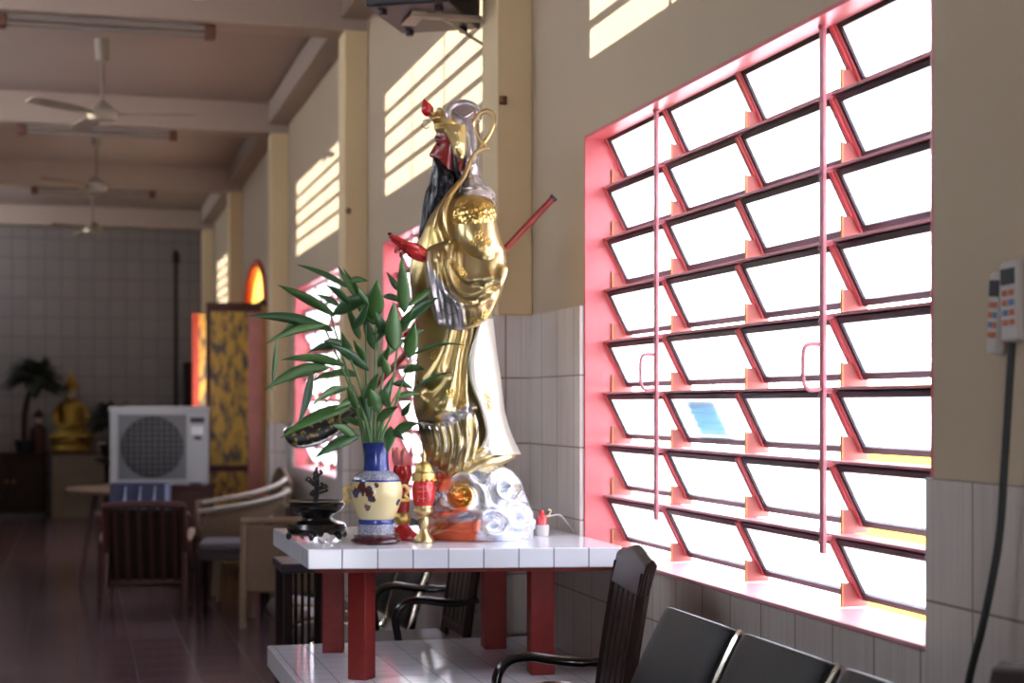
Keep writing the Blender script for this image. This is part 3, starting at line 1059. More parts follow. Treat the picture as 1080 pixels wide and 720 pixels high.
# --- sleeves
def sleeve(side):
    wc = -50 * side
    s = MB().loft(rings_x([(447.5, 268, 282, 5), (449, 264, 296, 9), (453, 260, 318, 15), (460, 257, 338, 20), (469, 254, 345, 24), (484, 250, 347, 28), (499, 246, 345, 31), (511, 244, 338, 33), (521, 246, 326, 31), (529, 254, 309, 26), (533, 264, 291, 16), (534.5, 274, 281, 4)], 120, 110, wc)).build('sleeve', 'gilded', st_, smooth=80)
    if side > 0:
        sculpt(s, [
            ([(476, 262), (474, 287), (482, 305), (500, 311), (520, 300), (531, 284)], 6, 4.5), ([(482, 266), (482, 286), (496, 298), (516, 292)], 5, 5),
            ([(468, 268), (466, 292), (474, 312), (494, 322), (516, 312)], 5, 3.5), ([(471, 265), (470, 290), (478, 308), (498, 315), (520, 303)], -4.5, 2.6), ([(480, 262), (479, 284), (488, 298), (506, 301)], -4, 2.6),
            ([(524, 292), (520, 316), (506, 338), (480, 345)], 4, 4), ([(490, 322), (492, 338)], -2.5, 2.5), ([(505, 318), (508, 332)], 2.5, 4),
            ([(452, 266), (456, 300), (464, 340)], 3, 2), ([(460, 278), (466, 312), (470, 340)], -1.8, 1.3), ([(466, 282), (473, 312), (477, 342)], -1.8, 1.3), ([(463, 270), (472, 300), (484, 340)], -1.6, 1.2), ([(470, 300), (482, 318), (487, 342)], -1.6, 1.2), ([(459, 300), (463, 325)], -1.6, 1.1)])

        def silv(x, y, w):
            d = np.array(x) - (452 + 36 * smoothstep(275, 330, y))
            return smoothstep(4, -1, d) * smoothstep(262, 268, y) * (w < -35)
        paint(s, GOLD, [(silv, (.78, .76, .80, .92)), (lambda x, y, w: smoothstep(452.5, 450, x), GOLD)])
        for poly in ([(462, 284), (467, 308), (470, 336)], [(467, 290), (474, 312), (478, 340)], [(458, 282), (461, 300), (466, 332)], [(472, 302), (480, 318), (484, 340)], [(465, 322), (473, 328), (480, 326)], [(468, 312), (475, 316), (482, 312)], [(463, 306), (470, 300), (474, 306)]):
            pts = []
            for x, y in fine(poly, 26):
                hit, loc, nrm, _ = s.ray_cast(S(x, y, -130), V((0, 1, 0)))
                if hit:
                    pts.append(loc + nrm * .0003)
            if len(pts) > 3:
                MB().tube(pts, .0011, 5).build('sleeve_line', 'black_frame', s)
    else:
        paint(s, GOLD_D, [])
    up = MB().loft(rings_y([(205, 488, 509, 12, -30 * side), (210, 483, 518, 22, -36 * side), (220, 479.5, 522, 27, -42 * side), (238, 480, 525, 31, -48 * side), (252, 481, 528.5, 33, -51 * side), (264, 484, 532, 33, -52 * side), (275, 490, 532, 28, -53 * side), (286, 500, 528, 16, -54 * side)], 60, 72)).build('upper_sleeve', 'gilded', s, smooth=80)
    if side > 0:
        sculpt(up, [([(486, 268), (500, 273), (522, 266)], -2, 3)])
    paint(up, GOLD, [])
    pad = MB().loft(rings_y([(206, 487, 512, 14, -33 * side), (212, 481.5, 520, 25, -38 * side), (221, 478, 523, 29.5, -43 * side), (231, 477.5, 524, 31.5, -46 * side), (236, 479, 523.5, 31, -47 * side)], 40, 72)).build('shoulder_scales', 'gilded_scale', s, smooth=80)
    paint(pad, (.84, .60, .20, .95), [])
    return s, up


sl, upper = sleeve(1)
sleeve(-1)
# raised florets on the robe and sleeve
rnd = random.Random(5)


def floret(host, x, y, r):
    hit, loc, nrm, _ = host.ray_cast(S(x, y, -130), V((0, 1, 0)))
    if not hit:
        return
    q = nrm.to_track_quat('Z', 'Y').to_matrix()
    mb = MB()
    pts = []
    for i in range(36):
        a = 2 * PI * i / 18
        k = r * U * (.55 + .45 * math.cos(2.5 * a))
        pts.append(loc + nrm * .002 + q @ V((k * math.cos(a), k * math.sin(a), 0)))
    mb.tube(pts, .0016, 5)
    mb.build('embossed_flower', 'gold_fine', host)


for x, y, r in ((506, 243, 6), (515, 250, 5), (500, 251, 4), (510, 258, 3)):
    floret(upper, x, y, r)
for x, y, r in ((474, 272, 4), (480, 276, 5), (488, 283, 5), (512, 328, 5), (500, 335, 5), (481, 290, 4), (522, 300, 4)):
    floret(sl, x, y, r)
for x, y, r in ((486, 360, 5), (474, 414, 5), (456, 372, 5), (489, 424, 4), (452, 434, 4), (460, 440, 3), (484, 430, 4)):
    floret(body, x, y, r)
for x, y, r in ((515, 418, 5), (516, 428, 5)):
    floret(cape, x, y, r)
# pleat edges on the skirt
for poly in ([(449, 449), (454, 464), (450, 478)], [(457, 448), (462, 466), (458, 484)], [(465, 447), (470, 466), (466, 490)], [(473, 445), (478, 466), (474, 494)], [(482, 443), (486, 466), (481, 494)], [(491, 440), (494, 462), (489, 490)], [(500, 436), (504, 455), (499, 478)]):
    pts = []
    for x, y in fine(poly, 22):
        hit, loc, nrm, _ = body.ray_cast(S(x, y, -130), V((0, 1, 0)))
        if hit:
            pts.append(loc + nrm * .0010)
    if len(pts) > 3:
        MB().tube(pts, .0028, 6).build('pleat_edge', 'silver', body)

# --- head
hk_ = catmull([(124, 464, 488, 11), (130, 461.8, 490, 14), (137, 460.4, 491, 15.5), (143, 459.6, 491, 16.2), (147.5, 458.6, 491, 16.5), (151, 460.6, 491, 16.5), (155, 460, 490, 16), (160, 459.6, 490, 15.4), (164.5, 459.2, 489, 14.6), (167.5, 458.2, 489, 14), (170, 459.6, 488, 13.5), (173, 458.8, 488, 13), (178, 460.5, 487, 12.5), (185, 464, 486, 11), (194, 470, 488, 11)], 90)
nose_k = np.array([(120, 0), (149, 0), (153, 2.0), (158, 4.2), (162, 6.6), (164, 6.9), (166, 4.5), (167.5, .8), (169, 0), (200, 0)], float)
rg = []
for py, xl, xr, wd in hk_:
    q = []
    nb = np.interp(py, nose_k[:, 0], nose_k[:, 1])
    wid = 2.2 + 1.8 * smoothstep(154, 164, py)
    for j in range(96):
        a = 2 * PI * j / 96
        x = (xl + xr) / 2 + math.cos(a) * (xr - xl) / 2
        w = math.sin(a) * wd
        if math.cos(a) < 0:
            x -= nb * math.exp(-(w / wid) ** 2)
            # eye sockets, cheek bones
            for s_ in (-1, 1):
                x += 1.3 * math.exp(-((w - s_ * 7) / 3.2) ** 2 - ((py - 152.5) / 2.6) ** 2)
                x -= 1.3 * math.exp(-((w - s_ * 9) / 4) ** 2 - ((py - 160) / 4) ** 2)
                x -= .9 * math.exp(-((w - s_ * 7) / 4) ** 2 - ((py - 147.2) / 1.6) ** 2)
        q.append(S(x, py, w))
    rg.append(q)
head = MB().loft(rg).build('face', 'red_skin', st_, smooth=80)
for s in (-1, 1):
    MB().ball(S(462.2, 152.6, 7.2 * s), (.0075, .0105, .0042)).build('eye', 'black_gloss', head)
    MB().tube([S(459.5, 146.2, 2.5 * s), S(460, 144.6, 6 * s), S(463.5, 145.2, 11 * s), S(468, 147.5, 14.5 * s)], [.003, .0045, .004, .002], 8).build('eyebrow', 'black_paint', head)
    er = MB().ball(S(485.5, 170, 15.5 * s), (.011, .008, .026))
    er.ball(S(484.5, 178, 15.5 * s), (.010, .008, .014))
    er.build('ear', 'red_skin', head)
MB().tube([S(459.5, 169.6, -4), S(458.0, 169.3, 0), S(459.5, 169.6, 4)], [.002, .004, .002], 8).build('lips', 'red_hand', head)

# --- beard
bd_ = MB().loft(rings_y([(165.5, 456.8, 461, 5), (169, 456.2, 466, 8.5), (174, 456, 471, 12), (180, 455.6, 478, 14.5), (187, 454.8, 483, 15.5), (195, 453, 481, 15.5), (205, 449.6, 478, 16), (220, 446, 473, 16), (235, 443.2, 468, 15), (248, 440.6, 463, 12.5), (258, 440, 457, 9), (265, 441, 450, 5), (267, 443, 447, 1.5)], 110, 110, wc=-4)).build('beard', 'beard', st_, smooth=80)
me = bd_.data
n = len(me.vertices)
co = np.zeros(n * 3); me.vertices.foreach_get('co', co); co = co.reshape(-1, 3)
no = np.zeros(n * 3); me.vertex_normals.foreach_get('vector', no); no = no.reshape(-1, 3)
px, py, w = to_px(co)
ang = np.arctan2(w, px - 462)
h = 1.2 * np.sin(ang * 7 + py * .03 + .9 * np.sin(py * .07)) + .35 * np.sin(ang * 17 - py * .05)
co += no * (h * smoothstep(172, 190, py) * U)[:, None]
me.vertices.foreach_set('co', co.ravel()); me.update()
for s in (-1, 1):      # side locks in front of the ears
    MB().tube([S(479, 163, 15 * s), S(481, 176, 15.5 * s), S(484, 190, 15 * s), S(482, 204, 16 * s)], [.004, .010, .011, .004], 8).build('side_lock', 'beard', bd_)

# --- gold headdress
cap = MB().loft(rings_y([(117.5, 462, 466, 3), (119, 458, 470, 9), (122, 455.5, 478, 13), (127, 456.3, 487, 17), (133, 457.5, 490.5, 18.5), (138, 459.2, 491, 18.5), (140.5, 460.4, 491, 17)], 44, 80)).build('headdress', 'gilded', st_, smooth=80)
sculpt(cap, [([(456, 126), (470, 124), (486, 134)], 2.2, 2), ([(458, 136), (470, 135), (482, 142)], 2, 1.6), ([(457, 131), (470, 130), (484, 138)], -1.2, 1.2)])
paint(cap, (.80, .58, .22, .95), [])
for s in (-1, 1):
    ck_ = MB().loft(rings_y([(131, 472, 491, 3, 17.5 * s), (138, 469.5, 492, 3.6, 17.8 * s), (146, 473.5, 491.5, 3.6, 18 * s), (154, 476.5, 491, 3.6, 18 * s), (162, 478.5, 490.5, 3.4, 17.5 * s), (167, 482, 489.5, 2.8, 17 * s), (169, 485, 487.5, 1, 16.5 * s)], 50, 50)).build('cheek_guard', 'gilded', cap, smooth=80)
    sculpt(ck_, [([(471, 138), (477, 150), (480, 162)], 1.8, 1.5), ([(482, 140), (485, 150), (482, 156), (486, 162)], 2, 1.6)])
    paint(ck_, (.84, .70, .34, .95), [])
MB().tube(smooth_path([S(470, 131, -19), S(475, 140, -20), S(478, 152, -20), S(480, 163, -19)], 20), .0045, 8).build('gold_braid', 'gold', cap)
pom = MB()
T = Matrix.Translation(S(450.5, 115, -1)) @ Matrix.Rotation(R(-18), 4, 'Y')
pr = [(.002, -.027), (.012, -.024), (.0195, -.013), (.0215, -.002), (.018, .010), (.011, .020), (.006, .028), (.001, .036)]
pom.loft([[T @ V((r * math.cos(2 * PI * k / 24), r * math.sin(2 * PI * k / 24), z)) for k in range(24)] for r, z in pr])
pom.build('red_pompom', 'red_gloss', cap)
MB().tube(smooth_path([S(452, 121, -2), S(455, 124, -3), S(459, 126, -4)], 8), .004, 8).build('pompom_stem', 'gold', cap)
MB().tube([S(449.5 + 4 * math.cos(a), 131 + 4.6 * math.sin(a), -4 + 2 * math.sin(a)) for a in np.linspace(.4, 5.4, 24)], .0018, 6).build('wire_ring', 'silver', cap)
for x, y, r in ((463.5, 117.5, 4), (456.5, 120, 2.4), (469.5, 120.5, 3)):
    MB().ball(S(x, y, -6), r * U).build('gold_bead', 'gold', cap)

# --- silver hood
pm('disc_bronze', (.42, .34, .33), .3, metal=.6, var=.2)
hood = MB().loft(rings_y([(112, 479, 501, 9), (114.5, 475, 504, 14), (120, 473.5, 505, 16.5), (128, 476, 505.5, 18), (140, 482, 506, 19), (158, 486, 505.5, 19), (174, 487.5, 505.5, 19.5), (186, 488, 507, 22), (194, 487.5, 511, 28), (201, 486, 517, 35), (208, 485, 522, 41), (214, 486, 524, 43), (217, 490, 523, 41)], 100, 90)).build('hood', 'hood_silver', st_, smooth=80)
sculpt(hood, [([(500, 128), (501, 150), (498, 180)], 2.2, 3), ([(492, 140), (494, 165), (490, 188)], -2, 2.5), ([(490, 200), (505, 199), (518, 206)], 3, 2.5), ([(495, 186), (508, 192), (520, 204)], 2, 2), ([(488, 178), (496, 172), (504, 180)], 1.6, 2)])
rq = Matrix.Rotation(R(80), 3, 'X') @ Matrix.Rotation(R(6), 3, 'Y')
c0 = S(489, 121, -14)
MB().tube([c0 + rq @ V((16 * U * math.cos(a), 13.5 * U * math.sin(a), 0)) for a in np.linspace(R(-25), R(205), 40)], .011, 12).build('hood_roll', 'hood_silver', hood)
MB().loft([[c0 + rq @ V((r * U * 1.25 * math.cos(a), r * U * .95 * math.sin(a), z)) for a in np.linspace(0, 2 * PI, 33)[:-1]] for r, z in ((12, -.012), (11, .003), (5, .009), (.2, .010))]).build('crown_disc', 'disc_bronze', hood)
MB().tube(smooth_path([c0 + rq @ V((-9 * U, 2 * U, .012)), c0 + rq @ V((0, -4 * U, .016)), c0 + rq @ V((9 * U, 2 * U, .012))], 14), .004, 8).build('crease', 'hood_silver', hood)
coll = MB().loft(rings_y([(195, 490, 512, 26), (199, 487, 518, 35), (204, 486, 522, 43), (209, 488, 522, 46), (212, 490, 521, 46)], 30, 80)).build('collar', 'gilded', hood, smooth=80)
paint(coll, (.78, .70, .74, .5), [])

# --- gold ribbons
loop = [(512, 154, -12), (505, 148, -14), (500.5, 138, -15), (501, 128, -15), (506, 120, -14), (513, 117, -13), (519, 120, -12), (521, 127, -12), (518.5, 137, -12), (513.5, 146, -12), (508, 153, -13), (506, 157, -14)]
MB().tube(smooth_path([S(*p) for p in loop], 70), [.0105] * 60 + [.0105 - .0008 * i for i in range(10)], 10, flat=.8).build('ribbon_loop', 'gold', st_)
tail = [(517, 156.5, -14), (511, 157, -16), (503, 160.5, -18), (497, 168, -20), (493, 178, -24), (489, 187, -28), (483, 196, -32), (476, 206, -38), (470.5, 218, -44), (469.5, 232, -49), (472, 246, -53), (477, 258, -55)]
MB().tube(smooth_path([S(*p) for p in tail], 80), [.003 + .0008 * i for i in range(8)] + [.0105] * 60 + [.0105 - .0005 * i for i in range(12)], 10, flat=.7).build('ribbon_tail', 'gold', st_)
MB().tube(smooth_path([S(488, 189, -30), S(482, 193, -33), S(477, 199, -37), S(470, 208, -40), S(462, 224, -43), S(458, 240, -46)], 30), .007, 8, flat=.6).build('ribbon_tail', 'gold', st_)

# --- hands
def remeshed(mb, name, mat, parent, vox=.0022):
    o = mb.build(name, mat, parent)
    md = o.modifiers.new('r', 'REMESH'); md.mode = 'VOXEL'; md.voxel_size = vox; md.use_smooth_shade = True
    m2 = o.modifiers.new('s', 'SMOOTH'); m2.factor = .5; m2.iterations = 4
    return o


hb = MB()
hb.tube([S(453, 271, -52), S(447, 269.5, -52), S(441, 266.5, -52), S(434, 263, -52), S(430, 261, -52)], [.024, .029, .034, .033, .023], 14, flat=.8)
for i, (dw, pts, r) in enumerate((
        (-6.5, [(432, 259), (425, 255), (418, 251.5), (411.5, 248)], .0095),
        (-2, [(431, 261), (424, 258), (417, 254.5), (412.5, 251.5)], .0098),
        (2.5, [(431, 263), (424.5, 261.5), (419, 262.5), (417, 267)], .0092),
        (6.5, [(433, 265), (427.5, 265.5), (423.5, 268), (423.5, 272)], .008))):
    hb.tube(smooth_path([S(x, y, -52 + dw) for x, y in pts], 12), [r] * 5 + [r * .95] * 3 + [r * .86, r * .8, r * .72, r * .5], 10)
hb.tube(smooth_path([S(441, 262, -60), S(434, 258.5, -64), S(428, 257, -64), S(423, 256.5, -62)], 12), [.011, .011, .010, .010, .009, .009, .009, .0085, .008, .0075, .007, .005], 10)
hand = remeshed(hb, 'hand', 'red_hand', st_)
for dw, x, y in ((-6.5, 411.2, 246.9), (-2, 412.6, 250.2)):
    MB().ball(S(x, y, -52 + dw), (.0075, .006, .005)).build('fingernail', 'black_gloss', hand)
cuff = MB().tube([S(455, 272, -51), S(449, 270, -51.5)], [.030, .024], 18).build('cuff', 'gold', st_)

# far arm closes round the pole behind the body
fb_ = MB()
fb_.tube([S(452, 326, 44), S(446, 334, 54), S(440, 344, 60)], [.024, .021, .020], 12)
for i in range(4):
    t = i * 5.0
    bx, by = 445 - t * .69, 345 + t * .72
    fb_.tube(smooth_path([S(bx + 3, by - 3, 55), S(bx - 4.5, by - 5, 62), S(bx - 6.5, by - 2, 69), S(bx - 1, by + 3, 71)], 12), [.0085] * 8 + [.008, .0075, .007, .006], 8)
fb_.tube(smooth_path([S(446, 340, 56), S(448, 348, 60), S(446, 354, 68), S(441, 352, 70)], 10), .0085, 8)
remeshed(fb_, 'hand', 'red_hand', st_)
MB().tube([S(470, 300, 40), S(458, 316, 44), S(450, 328, 48)], [.075, .055, .034], 18).build('far_cuff', 'gold', st_)

# --- cloud pedestal
cl = MB().loft(rings_y([(489, 476, 528, 30), (493, 466, 534, 38), (500, 459, 541, 46), (510, 455.5, 548, 52), (524, 454, 555, 56), (540, 453, 560, 58), (555, 452, 562.5, 59), (566, 452, 562.5, 59), (570.5, 453.5, 561.5, 58)], 150, 180)).build('cloud_pedestal', 'cloud_paint', st_, smooth=80)


def spiral(cx, cy, r0, r1, a0, turns, n=26, sq=1.):
    return [(cx + (r0 + (r1 - r0) * i / (n - 1)) * math.cos(R(a0) + turns * 2 * PI * i / (n - 1)), cy + sq * (r0 + (r1 - r0) * i / (n - 1)) * math.sin(R(a0) + turns * 2 * PI * i / (n - 1))) for i in range(n)]


SP = [(spiral(531, 516, 20, 3, 200, 1.6), 7, 3.2), (spiral(531, 516, 15.5, 6, 200, 1.1), -4.5, 2.4),
      (spiral(487, 523, 19, 4, -60, -1.5), 7.5, 3.4), (spiral(487, 523, 14, 7, -60, -1.), -4.5, 2.4),
      (spiral(520, 553, 17, 3, 160, 1.5), 7, 3.2), (spiral(520, 553, 12, 6, 160, 1.), -4.5, 2.2),
      (spiral(466, 534, 11, 3, 40, 1.4), 6, 2.6), (spiral(466, 508, 10, 3, 100, -1.2), 6, 3),
      (spiral(543, 546, 15, 4, -90, 1.2), 5, 3),
      ([(470, 498), (490, 503), (508, 516), (512, 530)], 5, 3.5), ([(500, 497), (516, 506), (526, 526), (545, 536), (556, 556)], 5, 3.5),
      ([(458, 548), (474, 543), (492, 538), (508, 540)], 6, 3), ([(455, 556), (475, 551), (492, 545), (505, 548)], -4.5, 2.6),
      ([(456, 566), (476, 559), (494, 560), (503, 553), (509, 545)], 6, 3.4), ([(550, 520), (558, 540), (556, 562)], 4, 3)]
sculpt(cl, SP)
for v in cl.data.vertices:
    v.co.z = max(v.co.z, .0005)
nz = lambda x, y: .5 + .5 * np.sin(x * .31 + 2.1 * np.sin(y * .17)) * np.sin(y * .27 + 1.3 * np.sin(x * .13))
RED_ = (.72, .13, .05, .25)
paint(cl, (.74, .75, .82, .72), [
    (lambda x, y, w: .8 * smoothstep(.55, .9, nz(x, y)), (.52, .62, .82, .7)),
    (lambda x, y, w: .5 * smoothstep(.5, .9, nz(y, x + 30)), (.85, .80, .62, .7)),
    (lambda x, y, w: smoothstep(17, 10, np.hypot(x - 487, y - 523)) * (w < 0), (.82, .52, .12, .9)),
    (lambda x, y, w: smoothstep(9, 4, np.hypot((x - 484), y - 524)) * (w < 0), (.72, .20, .04, .7)),
    (lambda x, y, w: smoothstep(13, 9, np.hypot((x - 466), y - 508)), RED_),
    (lambda x, y, w: smoothstep(0, 4, y - (551 - .10 * (x - 455))) * smoothstep(509, 503, x + .3 * (y - 556)), RED_),
    (lambda x, y, w: smoothstep(4, 1.5, seg_dist(x, y, [(458, 544), (474, 541), (492, 536)])), RED_),
    (lambda x, y, w: .8 * smoothstep(8, 3, np.hypot(x - 462, y - 557)), (.85, .35, .05, .4)),
    (lambda x, y, w: .6 * smoothstep(567, 570, y) * smoothstep(540, 500, x), RED_)])

# ------------------------------------------------------------------ the glaive behind the statue
gv = tag(empty('glaive', (sroot_p.x, sroot_p.y, TZ), RZ), 'long red shafted glaive with dark curved blade held behind the statue', 'polearm')


def G(t, off=0.):
    """point along the shaft: t=0 at the upper right end"""
    return S(585 - 212 * t, 207 + 224 * t + off, 58 + 44 * t)


pm('shaft_red', (.26, .022, .018), .35, var=.3, scale=18, coat=.2)
MB().tube([G(t) for t in np.linspace(0, 1, 30)], .0115, 12).build('shaft', 'shaft_red', gv)
MB().tube([G(t) for t in np.linspace(0, .012, 3)], .0145, 12).build('end_cap', 'black_frame', gv)
up_e = [(376, 424), (366, 428), (352, 436), (338, 441), (324, 446), (312, 448.5), (303, 450), (299.5, 454)]
lo_e = [(380, 434), (371, 446), (358, 457), (344, 466), (330, 471), (316, 472.5), (306, 469), (300.5, 461)]


def blade(inset, half, name, mat, e0=up_e, e1=lo_e):
    A, B_ = catmull(e0, 50), catmull(e1, 50)
    rings = []
    for (xa, ya), (xb, yb_) in zip(A, B_):
        q = []
        for k in range(20):
            a = 2 * PI * k / 20
            f = .5 + .5 * math.cos(a) * (1 - inset)
            q.append(S(xa + (xb - xa) * f, ya + (yb_ - ya) * f, 101 + half * math.sin(a)))
        rings.append(q)
    return MB().loft(rings).build(name, mat, gv)


m, nt, b = base_mat('blade_dark')
tc = N(nt, 'ShaderNodeTexCoord')
no = N(nt, 'ShaderNodeTexNoise', Scale=55., Detail=2.)
nt.links.new(tc.outputs['Object'], no.inputs['Vector'])
cr = N(nt, 'ShaderNodeValToRGB'); cr.color_ramp.elements[0].position = .54; cr.color_ramp.elements[0].color = (.012, .011, .012, 1); cr.color_ramp.elements[1].position = .62; cr.color_ramp.elements[1].color = (.40, .26, .06, 1)
nt.links.new(no.outputs['Fac'], cr.inputs[0]); nt.links.new(cr.outputs[0], b.inputs['Base Color'])
b.inputs['Roughness'].default_value = .35
blade(.22, 3.4, 'blade', 'blade_dark')
mid = [tuple(p) for p in catmull(lo_e, 30)]
blade(0, 1.2, 'cutting_edge', 'silver')
MB().tube([G(.955), G(1.0), S(370, 434, 100.5)], [.016, .028, .012], 14).build('blade_collar', 'gold', gv)

# ------------------------------------------------------------------ vase with bamboo leaves
vp = at(397, 572.5, 5.22); vp.z = TZ
va = tag(empty('porcelain_vase', vp), 'blue and yellow porcelain vase holding the leafy green stalks', 'vase')
k_ = 5.22 / F


def vz(y):
    return (571 - y) * k_


def prof(lst):
    return [(r * k_, vz(y)) for r, y in lst]


# yellow belly glaze with dark blossoms
m, nt, b = base_mat('belly_glaze')
b.inputs['Roughness'].default_value = .16
b.inputs['Coat Weight'].default_value = .4
tc = N(nt, 'ShaderNodeTexCoord')
mask = None
for (x, y, z, r) in ((-.060, -.058, .182, .034), (-.040, -.070, .170, .032), (-.030, -.074, .150, .024), (-.072, -.035, .165, .030), (-.012, -.078, .190, .014), (.062, -.050, .135, .018), (-.040, -.062, .120, .022), (.02, .08, .15, .035)):
    ds = N(nt, 'ShaderNodeVectorMath', _operation='DISTANCE'); ds.inputs[1].default_value = (x, y, z)
    nt.links.new(tc.outputs['Object'], ds.inputs[0])
    mr = N(nt, 'ShaderNodeMapRange'); mr.inputs[1].default_value = r * .25; mr.inputs[2].default_value = r; mr.inputs[3].default_value = .6; mr.inputs[4].default_value = 0.
    nt.links.new(ds.outputs['Value'], mr.inputs[0])
    if mask is None:
        mask = mr.outputs[0]
    else:
        mxx = N(nt, 'ShaderNodeMath', _operation='MAXIMUM'); nt.links.new(mask, mxx.inputs[0]); nt.links.new(mr.outputs[0], mxx.inputs[1]); mask = mxx.outputs[0]
no = N(nt, 'ShaderNodeTexNoise', Scale=75., Detail=2.)
nt.links.new(tc.outputs['Object'], no.inputs['Vector'])
ad = N(nt, 'ShaderNodeMath', _operation='ADD'); nt.links.new(mask, ad.inputs[0]); nt.links.new(no.outputs['Fac'], ad.inputs[1])
gt = N(nt, 'ShaderNodeMapRange'); gt.inputs[1].default_value = .84; gt.inputs[2].default_value = .90
nt.links.new(ad.outputs[0], gt.inputs[0])
n2 = N(nt, 'ShaderNodeTexNoise', Scale=30., Detail=1.); nt.links.new(tc.outputs['Object'], n2.inputs['Vector'])
cr = N(nt, 'ShaderNodeValToRGB'); cr.color_ramp.elements[0].position = .42; cr.color_ramp.elements[0].color = (.05, .06, .16, 1); cr.color_ramp.elements[1].position = .55; cr.color_ramp.elements[1].color = (.09, .025, .02, 1)
nt.links.new(n2.outputs['Fac'], cr.inputs[0])
mx = N(nt, 'ShaderNodeMix', _data_type='RGBA'); mx.inputs[6].default_value = (.72, .60, .32, 1)
nt.links.new(gt.outputs[0], mx.inputs[0]); nt.links.new(cr.outputs[0], mx.inputs[7]); nt.links.new(mx.outputs[2], b.inputs['Base Color'])
# blue and white fret bands
m, nt, b = base_mat('fret_glaze')
b.inputs['Roughness'].default_value = .18
tc = N(nt, 'ShaderNodeTexCoord')
vo = N(nt, 'ShaderNodeTexVoronoi', Scale=230.)
nt.links.new(tc.outputs['Object'], vo.inputs['Vector'])
cr = N(nt, 'ShaderNodeValToRGB'); cr.color_ramp.elements[0].position = .28; cr.color_ramp.elements[0].color = (.03, .05, .16, 1); cr.color_ramp.elements[1].position = .5; cr.color_ramp.elements[1].color = (.36, .36, .42, 1)
nt.links.new(vo.outputs['Distance'], cr.inputs[0]); nt.links.new(cr.outputs[0], b.inputs['Base Color'])

MB().lathe(prof([(14.0, 496), (13.2, 491), (12.8, 486), (12.6, 480), (13, 474), (14.2, 469), (15, 465.5), (14.6, 464.8), (13.4, 466), (12, 472), (11.2, 482)]), 48, cap=False).build('neck', 'cobalt', va)
MB().lathe(prof([(25, 505), (23.4, 501), (20, 497.5), (14.2, 494.5)]), 48, cap=False).build('shoulder_band', 'fret_glaze', va)
MB().lathe(prof([(17.5, 546), (20, 542), (23.5, 534), (26.6, 525), (27.6, 517), (27.2, 510), (25.2, 504.6)]), 56, cap=False).build('belly', 'belly_glaze', va)
MB().lathe(prof([(25.6, 505.6), (25.9, 504.8), (25.4, 503.6)]), 48, cap=False).build('shoulder_line', 'cobalt', va)
MB().lathe(prof([(18.4, 550.5), (18.8, 548), (18.4, 545.4), (16.6, 545)]), 48, cap=False).build('foot_ring', 'cobalt', va)
MB().lathe(prof([(19.6, 562), (19, 555), (18.2, 550)]), 48, cap=False).build('foot_band', 'fret_glaze', va)
MB().lathe([(r * k_, vz(y)) for r, y in ((22, 571), (25, 570.6), (26.8, 568.5), (26.4, 566.4), (23.4, 565.2), (24.2, 563.6), (24, 561.6), (21.6, 560.8), (19, 560.6))], 48).build('wooden_base', 'rosewood', va)
for s in (-1, 1):
    hn = MB()
    hn.tube(smooth_path([V((s * 26.5 * k_, 0, vz(512))), V((s * 31 * k_, 0, vz(511))), V((s * 34 * k_, 0, vz(516))), V((s * 31 * k_, 0, vz(521))), V((s * 34.5 * k_, 0, vz(526))), V((s * 27 * k_, 0, vz(526)))], 24), .0055, 8)
    hn.build('handle', 'gold_fine', va)

pl = tag(empty('leafy_plant', (vp.x, vp.y, TZ + vz(545))), 'bushy green plant with long pointed leaves standing in the porcelain vase', 'plant')
KP = 5.22 / F


def PV(x, y, w=0.):
    """plant point in photo units round the vase axis, w units behind (+) / before (-)"""
    d = 5.22 + w * KP
    p = at(x, y, d)
    return p - V((vp.x, vp.y, TZ + vz(545)))


def z7(x, y):
    return 270 + x / 2.057, 250 + y / 2.057


